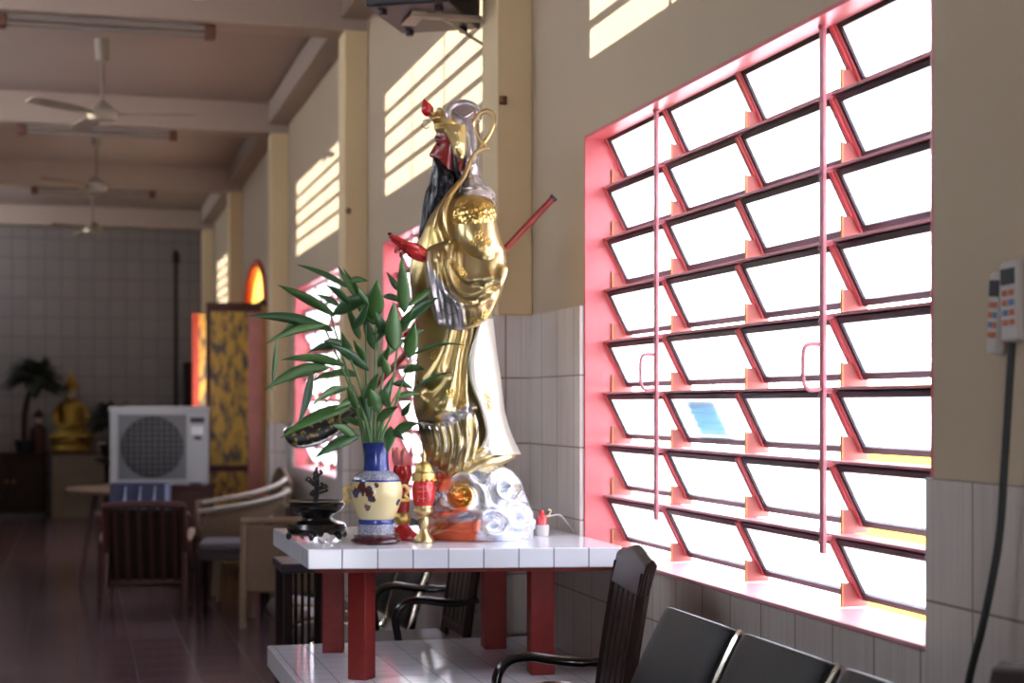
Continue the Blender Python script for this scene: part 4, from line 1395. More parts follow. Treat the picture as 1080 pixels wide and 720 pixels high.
STEMS = [((233, 445), (205, 330), (150, 200), -8), ((238, 445), (215, 350), (160, 165), 6), ((243, 445), (228, 330), (198, 250), -14), ((250, 445), (240, 320), (238, 190), 4),
         ((256, 445), (258, 300), (262, 140), -6), ((262, 445), (275, 300), (300, 165), 10), ((268, 445), (292, 340), (312, 200), -12), ((272, 445), (300, 370), (335, 260), 6),
         ((247, 445), (232, 380), (210, 320), -18), ((262, 445), (285, 380), (322, 310), -20)]
for a, b_, c, w in STEMS:
    p0 = PV(*z7(a[0] * .6 + 256 * .4, 560), w * .2)
    pts = smooth_path([p0, PV(*z7(*a), w * .4), PV(*z7(*b_), w * .8), PV(*z7(*c), w)], 26)
    MB().tube(pts, [.0062 - .00014 * i for i in range(26)], 8).build('stem', 'stem', pl)
LV = [  # base, tip, width, w at base, w at tip, bow
    ((150, 192), (0, 174), 24, -8, -10, -8), ((150, 192), (38, 226), 20, -8, -30, -10), ((172, 172), (62, 112), 26, 6, -6, -4), ((205, 112), (104, 66), 14, 4, 12, -6), ((215, 128), (182, 70), 14, 0, 10, 0),
    ((252, 178), (262, 102), 44, -10, -26, 4), ((240, 150), (196, 78), 16, 4, 20, 0), ((322, 165), (317, 54), 30, -14, -24, 6), ((330, 150), (398, 108), 16, -4, 8, -6), ((318, 188), (386, 138), 28, -14, -24, -8),
    ((300, 245), (299, 152), 42, -18, -30, 4), ((330, 262), (343, 192), 32, -10, -26, 4), ((300, 158), (262, 222), 20, 8, -8, 6), ((196, 280), (72, 268), 22, -12, -24, -10), ((162, 282), (36, 326), 30, -8, -30, -14),
    ((122, 288), (96, 390), 22, -20, -34, 10), ((46, 215), (36, 318), 10, -28, -30, 8), ((200, 328), (132, 360), 20, -16, -34, -10), ((245, 290), (174, 242), 24, -4, -26, -6), ((265, 282), (287, 243), 22, -8, -24, 0),
    ((268, 380), (250, 335), 36, -20, -32, 0), ((232, 322), (246, 390), 30, -14, -30, 6), ((296, 318), (334, 328), 16, -14, -24, -6), ((205, 368), (72, 428), 32, -18, -40, -14), ((225, 430), (138, 474), 28, -10, -30, -8),
    ((222, 440), (172, 412), 22, -8, -30, -8), ((292, 436), (348, 408), 26, -8, -24, -8), ((292, 410), (286, 462), 26, -10, -34, 0), ((240, 352), (178, 372), 20, -12, -30, -8), ((206, 262), (188, 212), 24, -10, -24, 4),
    ((165, 168), (246, 134), 34, 6, -16, -8), ((168, 205), (108, 190), 16, 8, 14, -6), ((198, 100), (238, 96), 16, 8, 12, -6), ((340, 332), (414, 298), 9, -6, -20, -8), ((330, 262), (436, 238), 8, -6, -30, -14),
    ((318, 292), (360, 288), 20, -10, -20, -6), ((252, 212), (294, 194), 16, 6, -10, -6), ((316, 388), (332, 362), 18, -12, -22, 0), ((226, 222), (198, 148), 20, 10, 16, 4), ((276, 128), (314, 142), 16, 8, 2, -6),
    ((268, 330), (290, 372), 22, -14, -30, 0), ((222, 300), (158, 300), 18, 10, 6, -8), ((262, 246), (236, 180), 26, 12, 18, 0), ((280, 260), (322, 226), 22, 14, 22, -6), ((246, 402), (206, 372), 22, 6, -8, -6),
    ((176, 238), (120, 250), 18, 14, 20, -8), ((300, 350), (350, 342), 16, 10, 18, -6), ((182, 150), (136, 128), 14, 14, 22, -4), ((310, 118), (286, 80), 16, 8, 16, 0), ((218, 372), (200, 330), 22, -22, -28, 0),
    ((118, 178), (58, 210), 18, 2, 10, -12), ((282, 210), (262, 168), 24, -18, -30, 0), ((236, 268), (214, 228), 20, -18, -24, 0), ((288, 300), (276, 262), 20, -20, -30, 2),
    ((206, 150), (158, 110), 20, -6, -16, -6), ((262, 190), (214, 128), 26, 10, 20, 2), ((320, 230), (360, 205), 18, 6, 12, -6), ((212, 200), (240, 150), 22, -12, -24, 2), ((236, 350), (262, 300), 24, -24, -34, 0),
    ((262, 400), (302, 372), 22, -20, -34, -4), ((196, 240), (150, 228), 18, -6, -16, -8), ((308, 210), (336, 160), 24, -8, -20, 2), ((228, 410), (188, 398), 18, 8, 14, -6), ((286, 430), (318, 440), 18, -10, -26, -10), ((180, 300), (128, 312), 16, 4, 2, -8), ((250, 150), (222, 112), 18, -14, -24, 0), ((276, 350), (300, 300), 20, 6, 10, 2)]
rnd = random.Random(11)
for li, (a, b_, wd, w0, w1_, bow) in enumerate(LV):
    A, B_ = PV(*z7(*a), w0), PV(*z7(*b_), w1_)
    B_ = A + (B_ - A) * 1.14
    ax = B_ - A
    L_ = ax.length
    view = V((math.sin(THETA), math.cos(THETA), 0))
    side = ax.normalized().cross(view)
    side.normalize()
    roll = rnd.uniform(-.5, .5)
    side = (side * math.cos(roll) + view * math.sin(roll)).normalized()
    nrm = side.cross(ax.normalized())
    hw = wd * .92 / 2.057 / 2 * KP
    rows = []
    for i in range(15):
        t = i / 14
        p = A + ax * t + V((0, 0, 1)) * (-bow * KP / 2.057 * 4 * t * (1 - t))
        ww = hw * max(0., math.sin(PI * t ** .8)) ** .95 * (1 - .25 * t) * 1.12 + .0004
        wav = .0015 * math.sin(t * 9 + li)
        rows.append([p - side * ww + nrm * (ww * .30 + wav), p - side * ww * .5 + nrm * (ww * .10), p, p + side * ww * .5 + nrm * ww * .10, p + side * ww + nrm * (ww * .30 - wav)])
    MB().grid(rows).build('leaf', 'leaf' if li % 3 else 'leaf_dark', pl, smooth=80, solid=.0012)

# ------------------------------------------------------------------ altar lamps
lp = at(447, 570.5, 5.26); lp.z = TZ
kl = 5.26 / F


def lz(y):
    return (570.5 - y) * kl


la = tag(empty('altar_lamp', lp), 'small gold altar lamp with a red glass drum, in front of the cloud base', 'lamp', None)


def lpart(name, lst, mat, root, seg=32):
    return MB().lathe([(r * kl, lz(y)) for r, y in lst], seg).build(name, mat, root)


lpart('base', [(10.5, 570.5), (11.5, 569.5), (11, 566.5), (8, 563.5), (5.2, 559.5), (4.6, 556)], 'gold', la)
lpart('stem', [(4.6, 556.5), (6.4, 553), (6.8, 548), (5.6, 544), (7.2, 541.5), (10.2, 540), (11, 537.5), (9.4, 535), (10, 533), (9.5, 531.5)], 'gold', la)
lpart('red_drum', [(9.6, 532.5), (10.8, 529), (11.9, 522), (12.2, 514), (11.6, 508.5), (10.4, 505)], 'red_gloss', la)
lpart('gold_dome', [(10.6, 505.6), (12.4, 504), (12.8, 500.5), (12, 497.5), (9.6, 496), (9.2, 492), (7.6, 488.5), (5, 486.8), (2.6, 485.5)], 'gold_fine', la)
lpart('finial', [(2.4, 486), (1.8, 483), (3, 480.5), (2.6, 477.5), (1.0, 474.5), (.2, 472.5)], 'gold', la, 16)
mb = MB()
for i in range(14):
    a = 2 * PI * i / 14
    mb.ball(V((12.4 * kl * math.cos(a), 12.4 * kl * math.sin(a), lz(505.2))), .005, seg=8)
mb.build('beaded_rim', 'gold_fine', la)
mb = MB()
for (x0, y0, pts) in ((0, 0, [(-5, 512), (5, 511)]), (0, 0, [(0, 509), (.5, 528)]), (0, 0, [(-5.5, 517), (5.5, 516)]), (0, 0, [(-4, 521), (-6, 527)]), (0, 0, [(3.5, 520), (6, 526)]), (0, 0, [(-3, 524), (4, 524)])):
    q = []
    for x, y in fine(pts, 8):
        r = 12.35 * kl
        a = -PI / 2 - THETA + x * kl / r
        q.append(V((r * math.cos(a), r * math.sin(a), lz(y))))
    mb.tube(q, .0012, 5)
mb.build('gold_character', 'pink_gloss', la)

lq = at(424.5, 567.8, 5.37); lq.z = TZ
lr = tag(empty('lotus_lamp', lq), 'red lotus lamp with pink petals, partly hidden between vase and gold lamp', 'lamp', None)
kl = 5.32 / F


def lz(y):
    return (567.8 - y) * kl


lpart('base', [(16, 567.8), (17.5, 566), (16.5, 562), (11, 558), (7.5, 553.5), (6.4, 551)], 'red_gloss', lr)
lpart('gold_collar', [(6.6, 552), (8.6, 549), (9.4, 545), (8, 541), (6.6, 539.5)], 'gold_fine', lr)
lpart('stem', [(6.4, 540.5), (7.6, 534), (8.4, 526), (7.6, 518), (5.6, 512), (6, 509)], 'red_gloss', lr)
lpart('bulb', [(5.8, 510), (8.6, 505), (10.4, 498.5), (9.6, 491), (7.2, 486)], 'red_gloss', lr)
for i in range(7):
    a = 2 * PI * i / 7 + .3
    d = V((math.cos(a), math.sin(a), 0)); sd = V((-d.y, d.x, 0))
    rows = []
    for t in np.linspace(0, 1, 9):
        c = d * (7 + 4.5 * math.sin(t * 2.2)) * kl + V((0, 0, lz(492 - 22 * t)))
        ww = 5.2 * kl * math.sin(PI * min(1, .2 + t * .8)) ** .7 + .0003
        rows.append([c - sd * ww - d * .004, c, c + sd * ww - d * .004])
    MB().grid(rows).build('petal', 'pink_gloss', lr, smooth=80, solid=.0015)

# ------------------------------------------------------------------ incense burner on its stand
ip = at(334, 566.5, 5.37); ip.z = TZ
ki = 5.37 / F


def iz(y):
    return (566.5 - y) * ki


isd = tag(empty('burner_stand', ip), 'black lacquered lobed stand under the incense bowl, left end of the table', 'stand')
MB().lathe([(r * ki, iz(y)) for r, y in ((26, 562), (30, 559), (31.5, 554.5), (29.5, 549.5), (24, 547), (17, 545.4))], 40).build('stand_top', 'black_gloss', isd)
for i in range(6):
    a = 2 * PI * i / 6 + .2
    c = V((math.cos(a), math.sin(a), 0))
    MB().tube(smooth_path([c * 24 * ki + V((0, 0, iz(556))), c * 29 * ki + V((0, 0, iz(560))), c * 31 * ki + V((0, 0, iz(562.5))), c * 29 * ki + V((0, 0, iz(564)))], 12), [.012] * 6 + [.010, .010, .009, .009, .008, .006], 10).build('scroll_foot', 'black_gloss', isd)
ibl = tag(empty('incense_bowl', ip + V((0, 0, iz(545.4)))), 'dark shallow incense bowl with a black filigree ornament rising from it', 'bowl')
z0 = iz(545.4)
MB().lathe([(r * ki, iz(y) - z0) for r, y in ((16, 545.4), (15, 543), (19, 540), (26, 536.5), (29.5, 531), (29, 528), (30.4, 526.6), (29, 525.8), (25, 527.5), (10, 529))], 44).build('bowl', 'black_gloss', ibl)
orn = MB()
orn.tube(smooth_path([V((-2 * ki, 0, iz(530) - z0)), V((0, 0, iz(518) - z0)), V((1 * ki, 0, iz(505) - z0)), V((0, 0, iz(490) - z0))], 14), [.009] * 6 + [.007, .006, .006, .005, .005, .004, .003, .002], 8)
rnd = random.Random(3)
for i in range(15):
    y = 524 - i * 1.9
    a = rnd.uniform(0, 2 * PI)
    r = (13 - abs(y - 512) * .40) * rnd.uniform(.7, 1.1) * ki
    d = V((math.cos(a), math.sin(a) * .7, 0))
    c = V((0, 0, iz(y) - z0))
    orn.tube(smooth_path([c, c + d * r * .6 + V((0, 0, .004)), c + d * r + V((0, 0, .010)), c + d * r * .8 + V((0, 0, .018)), c + d * r * .55 + V((0, 0, .012))], 12), [.004] * 6 + [.0035] * 3 + [.003, .0025, .002], 6)
    orn.ball(c + d * r + V((0, 0, .01)), .0055, seg=8)
orn.build('filigree_ornament', 'black_paint', ibl)

# scraps of paper
def scrap(px_, py_, d, r, mat, label, seed):
    p = at(px_, py_, d); p.z = TZ
    rnd = random.Random(seed)
    rows = []
    for i in range(6):
        rows.append([V(((i - 2.5) * r * .36 + rnd.uniform(-.1, .1) * r, (j - 2.5) * r * .32 + rnd.uniform(-.1, .1) * r, max(0.001, .012 + rnd.uniform(-.012, .014)) + (.012 if 1 < i < 4 and 1 < j < 4 else 0))) for j in range(6)])
    o = MB().grid(rows).build('paper_scrap', mat, smooth=0, solid=.0008, loc=p)
    tag(o, label, 'paper')


scrap(344, 569, 5.25, .030, 'paper_white', 'crumpled whitish paper scrap on the table in front of the incense stand', 1)
scrap(314, 566.5, 5.33, .022, 'paper_pink', 'small pink paper scrap at the left corner of the table', 2)

# small candle cup with lead, right of the cloud base
cpt = at(571.5, 566, 5.5); cpt.z = TZ
kc = 5.48 / F
cu = tag(empty('candle_cup', cpt), 'tiny white cup with a red candle right of the cloud base', 'candle')
MB().lathe([(6.4 * kc, 0), (7 * kc, .004), (7.6 * kc, 11 * kc), (7.2 * kc, 12 * kc), (5.8 * kc, 11 * kc)], 24).build('cup', 'white_plastic', cu)
MB().lathe([(5.6 * kc, 11 * kc), (5.6 * kc, 19 * kc), (4.8 * kc, 22 * kc), (2.6 * kc, 23 * kc), (2.2 * kc, 26 * kc), (.8 * kc, 28 * kc), (.1 * kc, 28.6 * kc)], 20).build('candle', 'red_gloss', cu)
MB().tube(smooth_path([V((4 * kc, 0, 20 * kc)), V((9 * kc, 0, 24 * kc)), V((10 * kc, 0, 27 * kc)), V((7 * kc, 0, 28 * kc))], 10), .0018, 6).build('hook', 'gold', cu)
wr = MB().tube(smooth_path([at(574, 545, 5.56), at(590, 543, 5.6), at(598, 551, 5.62), at(606, 561, 5.62), at(608, 565, 5.6)], 24), .003, 6).build('lamp_wire', 'cable_white')
tag(wr, 'thin white wire arching from the candle cup towards the wall tiles', 'wire')
# ------------------------------------------------------------------ the blurred far half of the hall
# red slat-back lounge chair, its back to us (front looks along local +y)
ch = tag(empty('lounge_chair', (.43, 10.86, 0), R(-6)), 'reddish brown slat-backed lounge armchair standing alone, its back turned', 'chair')
for s in (-1, 1):
    MB().tube([(.265 * s, -.10, 0), (.255 * s, -.04, .25), (.25 * s, .0, .42)], [.014, .02, .024], 8).build('leg', 'red_wood', ch)
    MB().tube([(.265 * s, .52, 0), (.255 * s, .50, .25), (.255 * s, .49, .52)], [.014, .02, .024], 8).build('leg', 'red_wood', ch)
    MB().tube(smooth_path([(.27 * s, -.02, .50), (.285 * s, .2, .53), (.28 * s, .5, .535)], 16), .024, 10, flat=.6).build('armrest', 'tan_wood', ch)
    MB().tube([(.25 * s, .11, .20), (.25 * s, -.02, .50), (.245 * s, -.13, .74)], .024, 8).build('back_post', 'red_wood', ch)
MB().tube([(-.26, -.13, .735), (-.1, -.138, .75), (.1, -.138, .75), (.26, -.13, .735)], .03, 10, flat=.8).build('top_rail', 'red_wood', ch)
MB().tube([(-.25, .105, .215), (.25, .105, .215)], .024, 8).build('lower_rail', 'red_wood', ch)
for i in range(6):
    x = -.19 + .076 * i
    MB().box((-.013, -.006, 0), (.013, .006, .56), Matrix.Translation((x, .098, .215)) @ Matrix.Rotation(R(23.5), 4, 'X')).build('back_slat', 'red_wood', ch, smooth=0, bevel=.003)
MB().box((-.245, -.045, 0), (.245, .0, .53), Matrix.Translation((0, .155, .235)) @ Matrix.Rotation(R(23.5), 4, 'X')).build('back_cushion', 'dark_matte', ch, bevel=.02)
MB().box((-.235, .06, .33), (.235, .53, .42)).build('seat_cushion', 'dark_matte', ch, bevel=.025)

# low tea table with the printed carton, between lounge chair and round table
tt = tag(empty('tea_table', (.46, 12.2, 0)), 'low dark tea table hidden behind the lounge armchair, carton on it', 'table')
MB().box((-.34, -.24, .565), (.34, .24, .60)).build('tabletop', 'red_wood', tt, smooth=0, bevel=.006)
for sx in (-1, 1):
    for sy in (-1, 1):
        MB().tube([(.30 * sx, .2 * sy, 0), (.29 * sx, .19 * sy, .57)], [.018, .025], 8).build('leg', 'red_wood', tt)
cx_ = tag(empty('printed_carton', (.445, 12.12, .60), R(-8)), 'dark blue carton printed with pale walking figures above the lounge chair', 'box')
MB().box((-.21, -.10, 0), (.21, .10, .225)).build('carton', 'blue_print', cx_, smooth=0, bevel=.004)
for i in range(3):
    x = -.11 + .105 * i
    mb = MB()
    mb.tube([(x + .012, -.1015, .175), (x + .008, -.1015, .12), (x - .012, -.1015, .05), (x - .028, -.1015, .03)], [.006, .009, .008, .005], 6)
    mb.tube([(x + .008, -.1015, .11), (x + .024, -.1015, .06), (x + .040, -.1015, .03)], [.006, .007, .005], 6)
    mb.ball((x + .013, -.1015, .19), (.009, .004, .011), seg=10)
    mb.build('printed_figure', 'print_white', cx_)
MB().box((.185, -.102, .0), (.207, -.098, .22)).build('label_strip', 'print_white', cx_, smooth=0)

# round table
rt = tag(empty('round_table', (.30, 13.1, 0)), 'round tan table on splayed legs in front of the cooling unit', 'table')
MB().lathe([(.36, .70), (.39, .712), (.395, .73), (.385, .745), (.30, .75)], 36).build('tabletop', 'tan_wood', rt)
for a in (20, 110, 200, 290):
    MB().tube([(.30 * math.cos(R(a)), .30 * math.sin(R(a)), 0), (.17 * math.cos(R(a)), .17 * math.sin(R(a)), .71)], [.015, .024], 8).build('leg', 'red_wood', rt)

pm('grey_plastic', (.16, .16, .17), .5)
# outdoor cooling unit standing on a dark chest
cp = at(170, 470, 13.7)
ck = tag(empty('dark_chest', (cp.x, cp.y + .22, 0), R(-6)), 'dark wooden chest beneath the white cooling unit', 'chest')
MB().box((-.46, -.18, .05), (.46, .18, .68)).build('body', 'red_wood', ck, smooth=0, bevel=.008)
MB().box((-.48, -.2, .68), (.48, .2, .71)).build('lid', 'red_wood', ck, smooth=0, bevel=.006)
MB().box((-.44, -.17, 0), (.44, .17, .05)).build('plinth', 'black_paint', ck, smooth=0)
au = tag(empty('cooling_unit', (cp.x, cp.y + .20, .71), R(-4)), 'white air conditioner unit with round black fan grille', 'air conditioner')
MB().box((-.415, -.15, .0), (.415, .15, .655)).build('casing', 'white_enamel', au, smooth=0, bevel=.02)
MB().box((-.425, -.16, .625), (.425, .16, .672)).build('top_cover', 'white_enamel', au, smooth=0, bevel=.01)
MB().box((-.345, -.158, .05), (.225, -.148, .60)).build('grille_recess', 'grey_plastic', au, smooth=0)
fo = MB().lathe([(.262, 0), (.262, .012), (.235, .02), (.05, .02)], 40).build('fan_opening', 'black_paint', au)
fo.rotation_euler = (PI / 2, 0, 0); fo.location = (-.06, -.158, .325)
mb = MB()
for i in range(12):
    x = -.335 + .05 * i
    mb.box((x - .0022, -.186, .05), (x + .0022, -.182, .60))
for i in range(12):
    z = .06 + .048 * i
    mb.box((-.345, -.190, z - .0018), (.225, -.186, z + .0018))
mb.build('wire_guard', 'grey_plastic', au, smooth=0)
MB().box((.255, -.156, .53), (.375, -.15, .575)).build('badge', 'dark_grille', au, smooth=0)
MB().box((.265, -.158, .43), (.365, -.15, .50)).build('sticker', 'lamp_white', au, smooth=0)
MB().box((.29, -.159, .385), (.35, -.15, .415)).build('sticker', 'dark_grille', au, smooth=0)
for s in (-.3, .3):
    MB().box((s - .05, -.17, -.0), (s + .05, .17, .02)).build('foot', 'dark_grille', au, smooth=0)

# cane armchair, rounded rattan chair with pale rails, dark chair with grey cushion
ca = tag(empty('cane_armchair', (1.27, 10.12, 0), R(-12)), 'low tan cane armchair with square back, nearest of the cane seats', 'chair')
MB().box((-.26, -.02, .22), (.26, .02, .64)).build('back_panel', 'tan_wicker', ca, bevel=.012)
for s in (-1, 1):
    MB().tube([(.275 * s, -.02, 0), (.275 * s, 0, .4), (.27 * s, 0, .67)], .022, 8).build('leg', 'tan_wood', ca)
    MB().tube([(.275 * s, .5, 0), (.275 * s, .5, .55)], .022, 8).build('leg', 'tan_wood', ca)
    MB().tube([(.275 * s, -.01, .55), (.28 * s, .25, .57), (.275 * s, .52, .55)], .024, 8, flat=.7).build('armrest', 'tan_wood', ca)
MB().tube([(-.29, 0, .665), (0, -.015, .675), (.29, 0, .665)], .022, 8).build('top_rail', 'tan_wood', ca)
MB().box((-.26, 0, .34), (.26, .5, .42)).build('seat', 'tan_wicker', ca, bevel=.02)

ra = tag(empty('rattan_chair', (1.15, 11.75, 0), R(0)), 'brown woven tub chair with two pale curved rails sweeping up to the wall', 'chair')
def arc(z0, z1, r, a0, a1, n=20, ry=1.):
    return [(r * math.cos(R(a0 + (a1 - a0) * i / (n - 1))), ry * r * math.sin(R(a0 + (a1 - a0) * i / (n - 1))), z0 + (z1 - z0) * (i / (n - 1)) ** 1.2) for i in range(n)]
MB().tube(arc(.64, .78, .33, 200, 345), .024, 10, flat=.7).build('curved_rail', 'cream_rail', ra)
MB().tube(arc(.70, .86, .31, 205, 340), .022, 10, flat=.7).build('curved_rail', 'cream_rail', ra)
sh = []
for (x, y, z) in arc(.60, .80, .30, 195, 350):
    sh.append([V((x, y, .30)), V((x * .98, y * .98, z * .6 + .2)), V((x, y, z))])
MB().grid(sh).build('woven_shell', 'tan_wicker', ra, solid=.02)
MB().lathe([(.26, .33), (.29, .36), (.29, .41), (.25, .44)], 24).build('seat', 'tan_wicker', ra)
for a in (45, 135, 225, 315):
    MB().tube([(.27 * math.cos(R(a)), .27 * math.sin(R(a)), 0), (.24 * math.cos(R(a)), .24 * math.sin(R(a)), .36)], .018, 8).build('leg', 'tan_wood', ra)

dk = tag(empty('cushioned_chair', (1.02, 11.05, 0), R(80)), 'dark framed chair with a flat grey cushion, right of the lounge armchair', 'chair')
MB().box((-.24, -.22, .42), (.24, .22, .48)).build('cushion', 'grey_cushion', dk, bevel=.02)
MB().box((-.25, -.23, .36), (.25, .23, .42)).build('seat_frame', 'dark_wood', dk, smooth=0, bevel=.005)
for sx in (-1, 1):
    for sy in (-1, 1):
        MB().tube([(.235 * sx, .21 * sy, 0), (.235 * sx, .21 * sy, .40)], .02, 8).build('leg', 'dark_wood', dk)
MB().tube([(-.235, -.22, .4), (-.235, -.24, .62), (.235, -.24, .62), (.235, -.22, .4)], .018, 8).build('back_frame', 'dark_wood', dk)

# wooden settee further back against the wall, brown high back sweeping behind the pale rails
st = tag(empty('wooden_settee', (1.32, 12.75, 0)), 'brown wooden settee against the wall behind the pale railed chair', 'settee')
MB().box((-.40, -.55, .34), (.2, .55, .42)).build('seat', 'tan_wicker', st, bevel=.02)
rg = []
for i in range(12):
    y = -.55 + 1.1 * i / 11
    h = .80 + .10 * math.sin(PI * i / 11)
    rg.append([V((.16, y, .40)), V((.22, y, h)), V((.25, y, h)), V((.20, y, .40))])
MB().loft(rg).build('backrest', 'tan_wicker', st, smooth=30, bevel=.006)
for sx in (-.36, .18):
    for sy in (-.5, .5):
        MB().tube([(sx, sy, 0), (sx, sy, .36)], .025, 8).build('leg', 'red_wood', st)
for sy in (-.55, .55):
    MB().tube([(.22, sy, .62), (-.1, sy, .64), (-.38, sy, .60), (-.38, sy, .36)], .025, 8).build('armrest', 'tan_wood', st)

# ---- the altar at the end of the hall
yb = YF - .36
al = tag(empty('cloth_altar', (.03, yb - .02, 0)), 'small altar draped in pleated beige cloth below the golden idol', 'altar')
rg = []
for z in np.linspace(0, .79, 8):
    q = []
    for i in range(120):
        a = 2 * PI * i / 120
        sx = math.copysign(abs(math.cos(a)) ** .25, math.cos(a)); sy = math.copysign(abs(math.sin(a)) ** .25, math.sin(a))
        k_ = 1 + .02 * math.sin(i * PI / 2.5) * (1.1 - z)
        q.append(V((.335 * sx * k_, .28 * sy * k_, z)))
    rg.append(q)
MB().loft(rg).build('pleated_cloth', 'cloth_beige', al)
MB().box((-.345, -.29, .785), (.345, .29, .80)).build('altar_top', 'red_wood', al, smooth=0)

bd = tag(empty('seated_idol', (-.08, yb - .05, .80)), 'golden seated idol with a pointed crown on the cloth altar', 'statue')
pm('idol_gold', (.30, .19, .04), .4, metal=.8, var=.4, scale=9)
MB().lathe([(.24, 0), (.27, .03), (.25, .09), (.27, .12), (.22, .16)], 28, sy=.8).build('lotus_seat', 'idol_gold', bd)
MB().lathe([(.23, .15), (.25, .20), (.21, .28), (.15, .34), (.155, .45), (.175, .55), (.14, .62), (.055, .65), (.05, .68)], 28, sy=.7).build('body', 'idol_gold', bd)
MB().ball((0, -.01, .745), (.068, .07, .085)).build('head', 'skin_pale', bd)
MB().lathe([(.085, .78), (.095, .82), (.07, .88), (.03, .95), (.006, 1.02)], 20).build('crown', 'idol_gold', bd)
for s in (-1, 1):
    MB().tube(smooth_path([(.13 * s, 0, .57), (.185 * s, -.03, .44), (.16 * s, -.11, .34), (.03 * s, -.15, .31)], 18), [.045] * 9 + [.036] * 9, 10).build('arm', 'idol_gold', bd)
    MB().ball((.15 * s, -.1, .20), (.13, .1, .06)).build('knee', 'idol_gold', bd)
for (x, h, mt, nm, lb) in ((-.27, .20, 'skin_pale', 'small_figurine', 'small pale figurine left of the golden idol'), (.27, .16, 'white_enamel', 'offering_cup', 'white offering cup right of the golden idol')):
    pass
fg = tag(empty('small_figurine', (-.47, yb - .05, .80)), 'small dark robed figurine with pale face left of the golden idol', 'figurine')
MB().lathe([(.09, 0), (.10, .04), (.085, .18), (.10, .28), (.05, .34), (.03, .36)], 20).build('robe', 'red_wood', fg)
MB().ball((0, 0, .41), (.05, .05, .065)).build('head', 'skin_pale', fg)
MB().lathe([(.055, .43), (.06, .46), (.03, .51), (.006, .53)], 14).build('hat', 'red_wood', fg)
oc = tag(MB().lathe([(.028, 0), (.02, .02), (.024, .06), (.042, .11), (.044, .13)], 18).build('offering_cup', 'white_enamel', loc=(.29, yb - .20, .80)), 'white offering cup at the right edge of the cloth altar', 'cup')

cbn = tag(empty('dark_cabinet', (-.80, yb, 0)), 'dark wooden cabinet against the end wall at the left edge', 'cabinet')
MB().box((-.42, -.22, .06), (.42, .25, .77)).build('body', 'dark_matte', cbn, smooth=0, bevel=.006)
MB().box((-.44, -.25, .77), (.44, .26, .80)).build('cabinet_top', 'dark_matte', cbn, smooth=0, bevel=.006)
MB().box((-.40, -.2, 0), (.40, .24, .06)).build('plinth', 'black_paint', cbn, smooth=0)
for s in (-1, 1):
    dd = MB().box((s * .21 - .195, -.24, .1), (s * .21 + .195, -.22, .73)).build('door', 'dark_matte', cbn, smooth=0, bevel=.005)
    MB().ball((s * .04, -.25, .45), .014, seg=8).build('knob', 'brass', dd)


def far_plant(name, loc, label, stem_h, r, lean, n, long_):
    t = tag(empty(name, loc), label, 'plant')
    MB().lathe([(.07, 0), (.09, .02), (.11, .14), (.12, .16)], 20).build('pot', 'black_paint', t)
    MB().tube(smooth_path([(0, 0, .12), (.01, .005, .12 + stem_h * .5), (lean, 0, .12 + stem_h)], 8), .035, 8).build('trunk', 'dark_wood', t)
    rnd = random.Random(len(name) + int(r * 100))
    fo = MB()
    for i in range(n):
        a = rnd.uniform(0, 2 * PI); e = rnd.uniform(-.35, 1.2)
        ln = r * rnd.uniform(.55, 1.0)
        d = V((math.cos(a) * math.cos(e), math.sin(a) * math.cos(e) * .55, math.sin(e)))
        s0 = V((lean, 0, .12 + stem_h))
        pts = [s0 + d * ln * u + V((0, 0, -.35 * ln * u * u)) for u in (0, .35, .7, 1)]
        sd = d.cross(V((0, 0, 1))).normalized() * (.035 if long_ else .075)
        rows = [[p - sd * w, p + V((0, 0, .012 * w)), p + sd * w] for p, w in zip(pts, (.2, 1, .9, .05))]
        fo.grid(rows)
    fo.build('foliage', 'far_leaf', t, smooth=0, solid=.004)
    return t


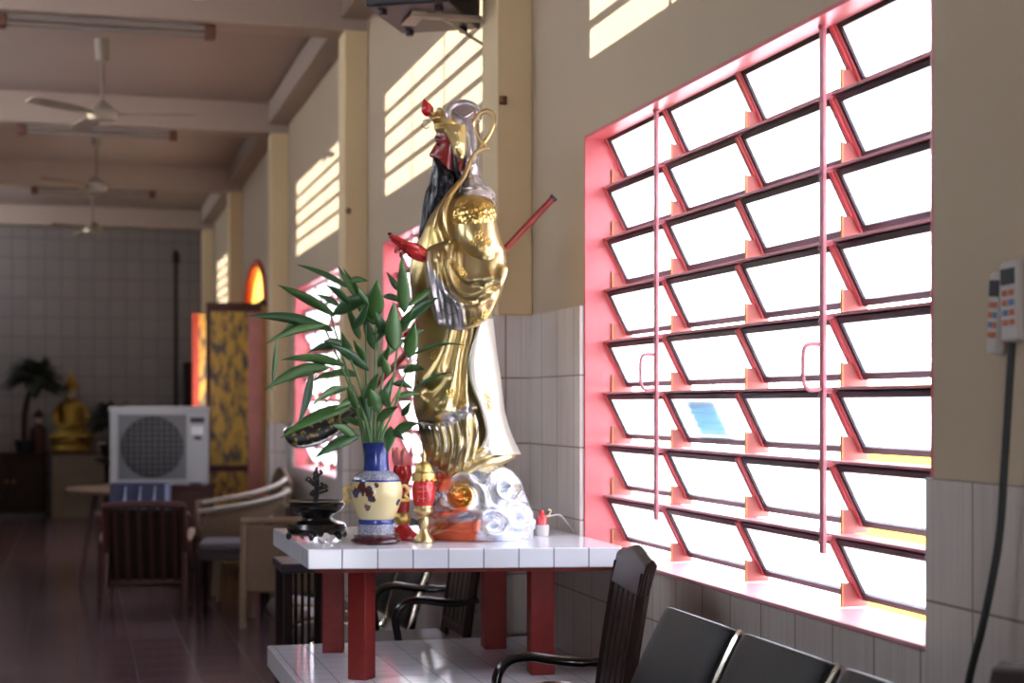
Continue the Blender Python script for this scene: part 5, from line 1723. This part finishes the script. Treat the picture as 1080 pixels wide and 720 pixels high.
far_plant('potted_palm', (-.64, yb - .22, .80), 'dark bushy potted palm on a thin trunk at far left', .82, .46, .13, 170, False)
sd_ = tag(empty('plant_stand', (.37, yb - .66, 0)), 'dark plant stand half hidden behind the white cooling unit', 'stand')
MB().lathe([(.16, 0), (.17, .03), (.06, .08), (.05, .5), (.06, .66), (.17, .72), (.17, .75)], 20).build('pedestal', 'dark_wood', sd_)
far_plant('spiky_plant', (.37, yb - .66, .75), 'dark spiky leaved plant between the idol and the cooling unit', .36, .42, .02, 130, True)

pp = tag(empty('banner_pole', (1.22, YF - .18, 0)), 'thin dark upright pole by the far corner', 'pole')
MB().lathe([(.14, 0), (.14, .03), (.03, .05), (.022, .1), (.022, 3.2), (.045, 3.22), (.045, 3.32), (.01, 3.38)], 16).build('shaft', 'dark_matte', pp)
bx_ = tag(empty('tall_cabinet', (1.43, YF - .42, 0)), 'tall narrow dark cabinet in the far corner beside the door leaf', 'cabinet')
MB().box((-.13, -.15, 0), (.13, .12, 1.93)).build('body', 'dark_matte', bx_, smooth=0, bevel=.01)
MB().box((-.115, -.165, .1), (.115, -.15, 1.85)).build('door', 'dark_matte', bx_, smooth=0, bevel=.006)
# ------------------------------------------------------------------ light
sun_d = bpy.data.lights.new('sun', 'SUN')
sun_d.energy = 8.6
sun_d.color = (1., .90, .76)
sun_d.angle = R(.12)
sun = bpy.data.objects.new('sun', sun_d)
C.objects.link(sun)
dirv = V((1, 0, -SUN_T)).normalized()
sun.rotation_euler = dirv.to_track_quat('-Z', 'Y').to_euler()

wd = bpy.data.worlds.new('sky')
bpy.context.scene.world = wd
wd.use_nodes = True
nt = wd.node_tree
bg = nt.nodes['Background']
tc = nt.nodes.new('ShaderNodeTexCoord')
sp = nt.nodes.new('ShaderNodeSeparateXYZ')
cr = nt.nodes.new('ShaderNodeValToRGB')
cr.color_ramp.elements[0].position = 0.0
cr.color_ramp.elements[0].color = (.95, .96, 1, 1)
cr.color_ramp.elements[1].position = .8
cr.color_ramp.elements[1].color = (.70, .82, 1, 1)
nt.links.new(tc.outputs['Generated'], sp.inputs[0])
nt.links.new(sp.outputs[2], cr.inputs[0])
nt.links.new(cr.outputs[0], bg.inputs[0])
bg.inputs[1].default_value = 13.0

sc = bpy.context.scene
sc.view_settings.view_transform = 'Standard'
sc.view_settings.look = 'None'
sc.view_settings.gamma = 1
sc.view_settings.use_curve_mapping = False
sc.view_settings.exposure = 0.25
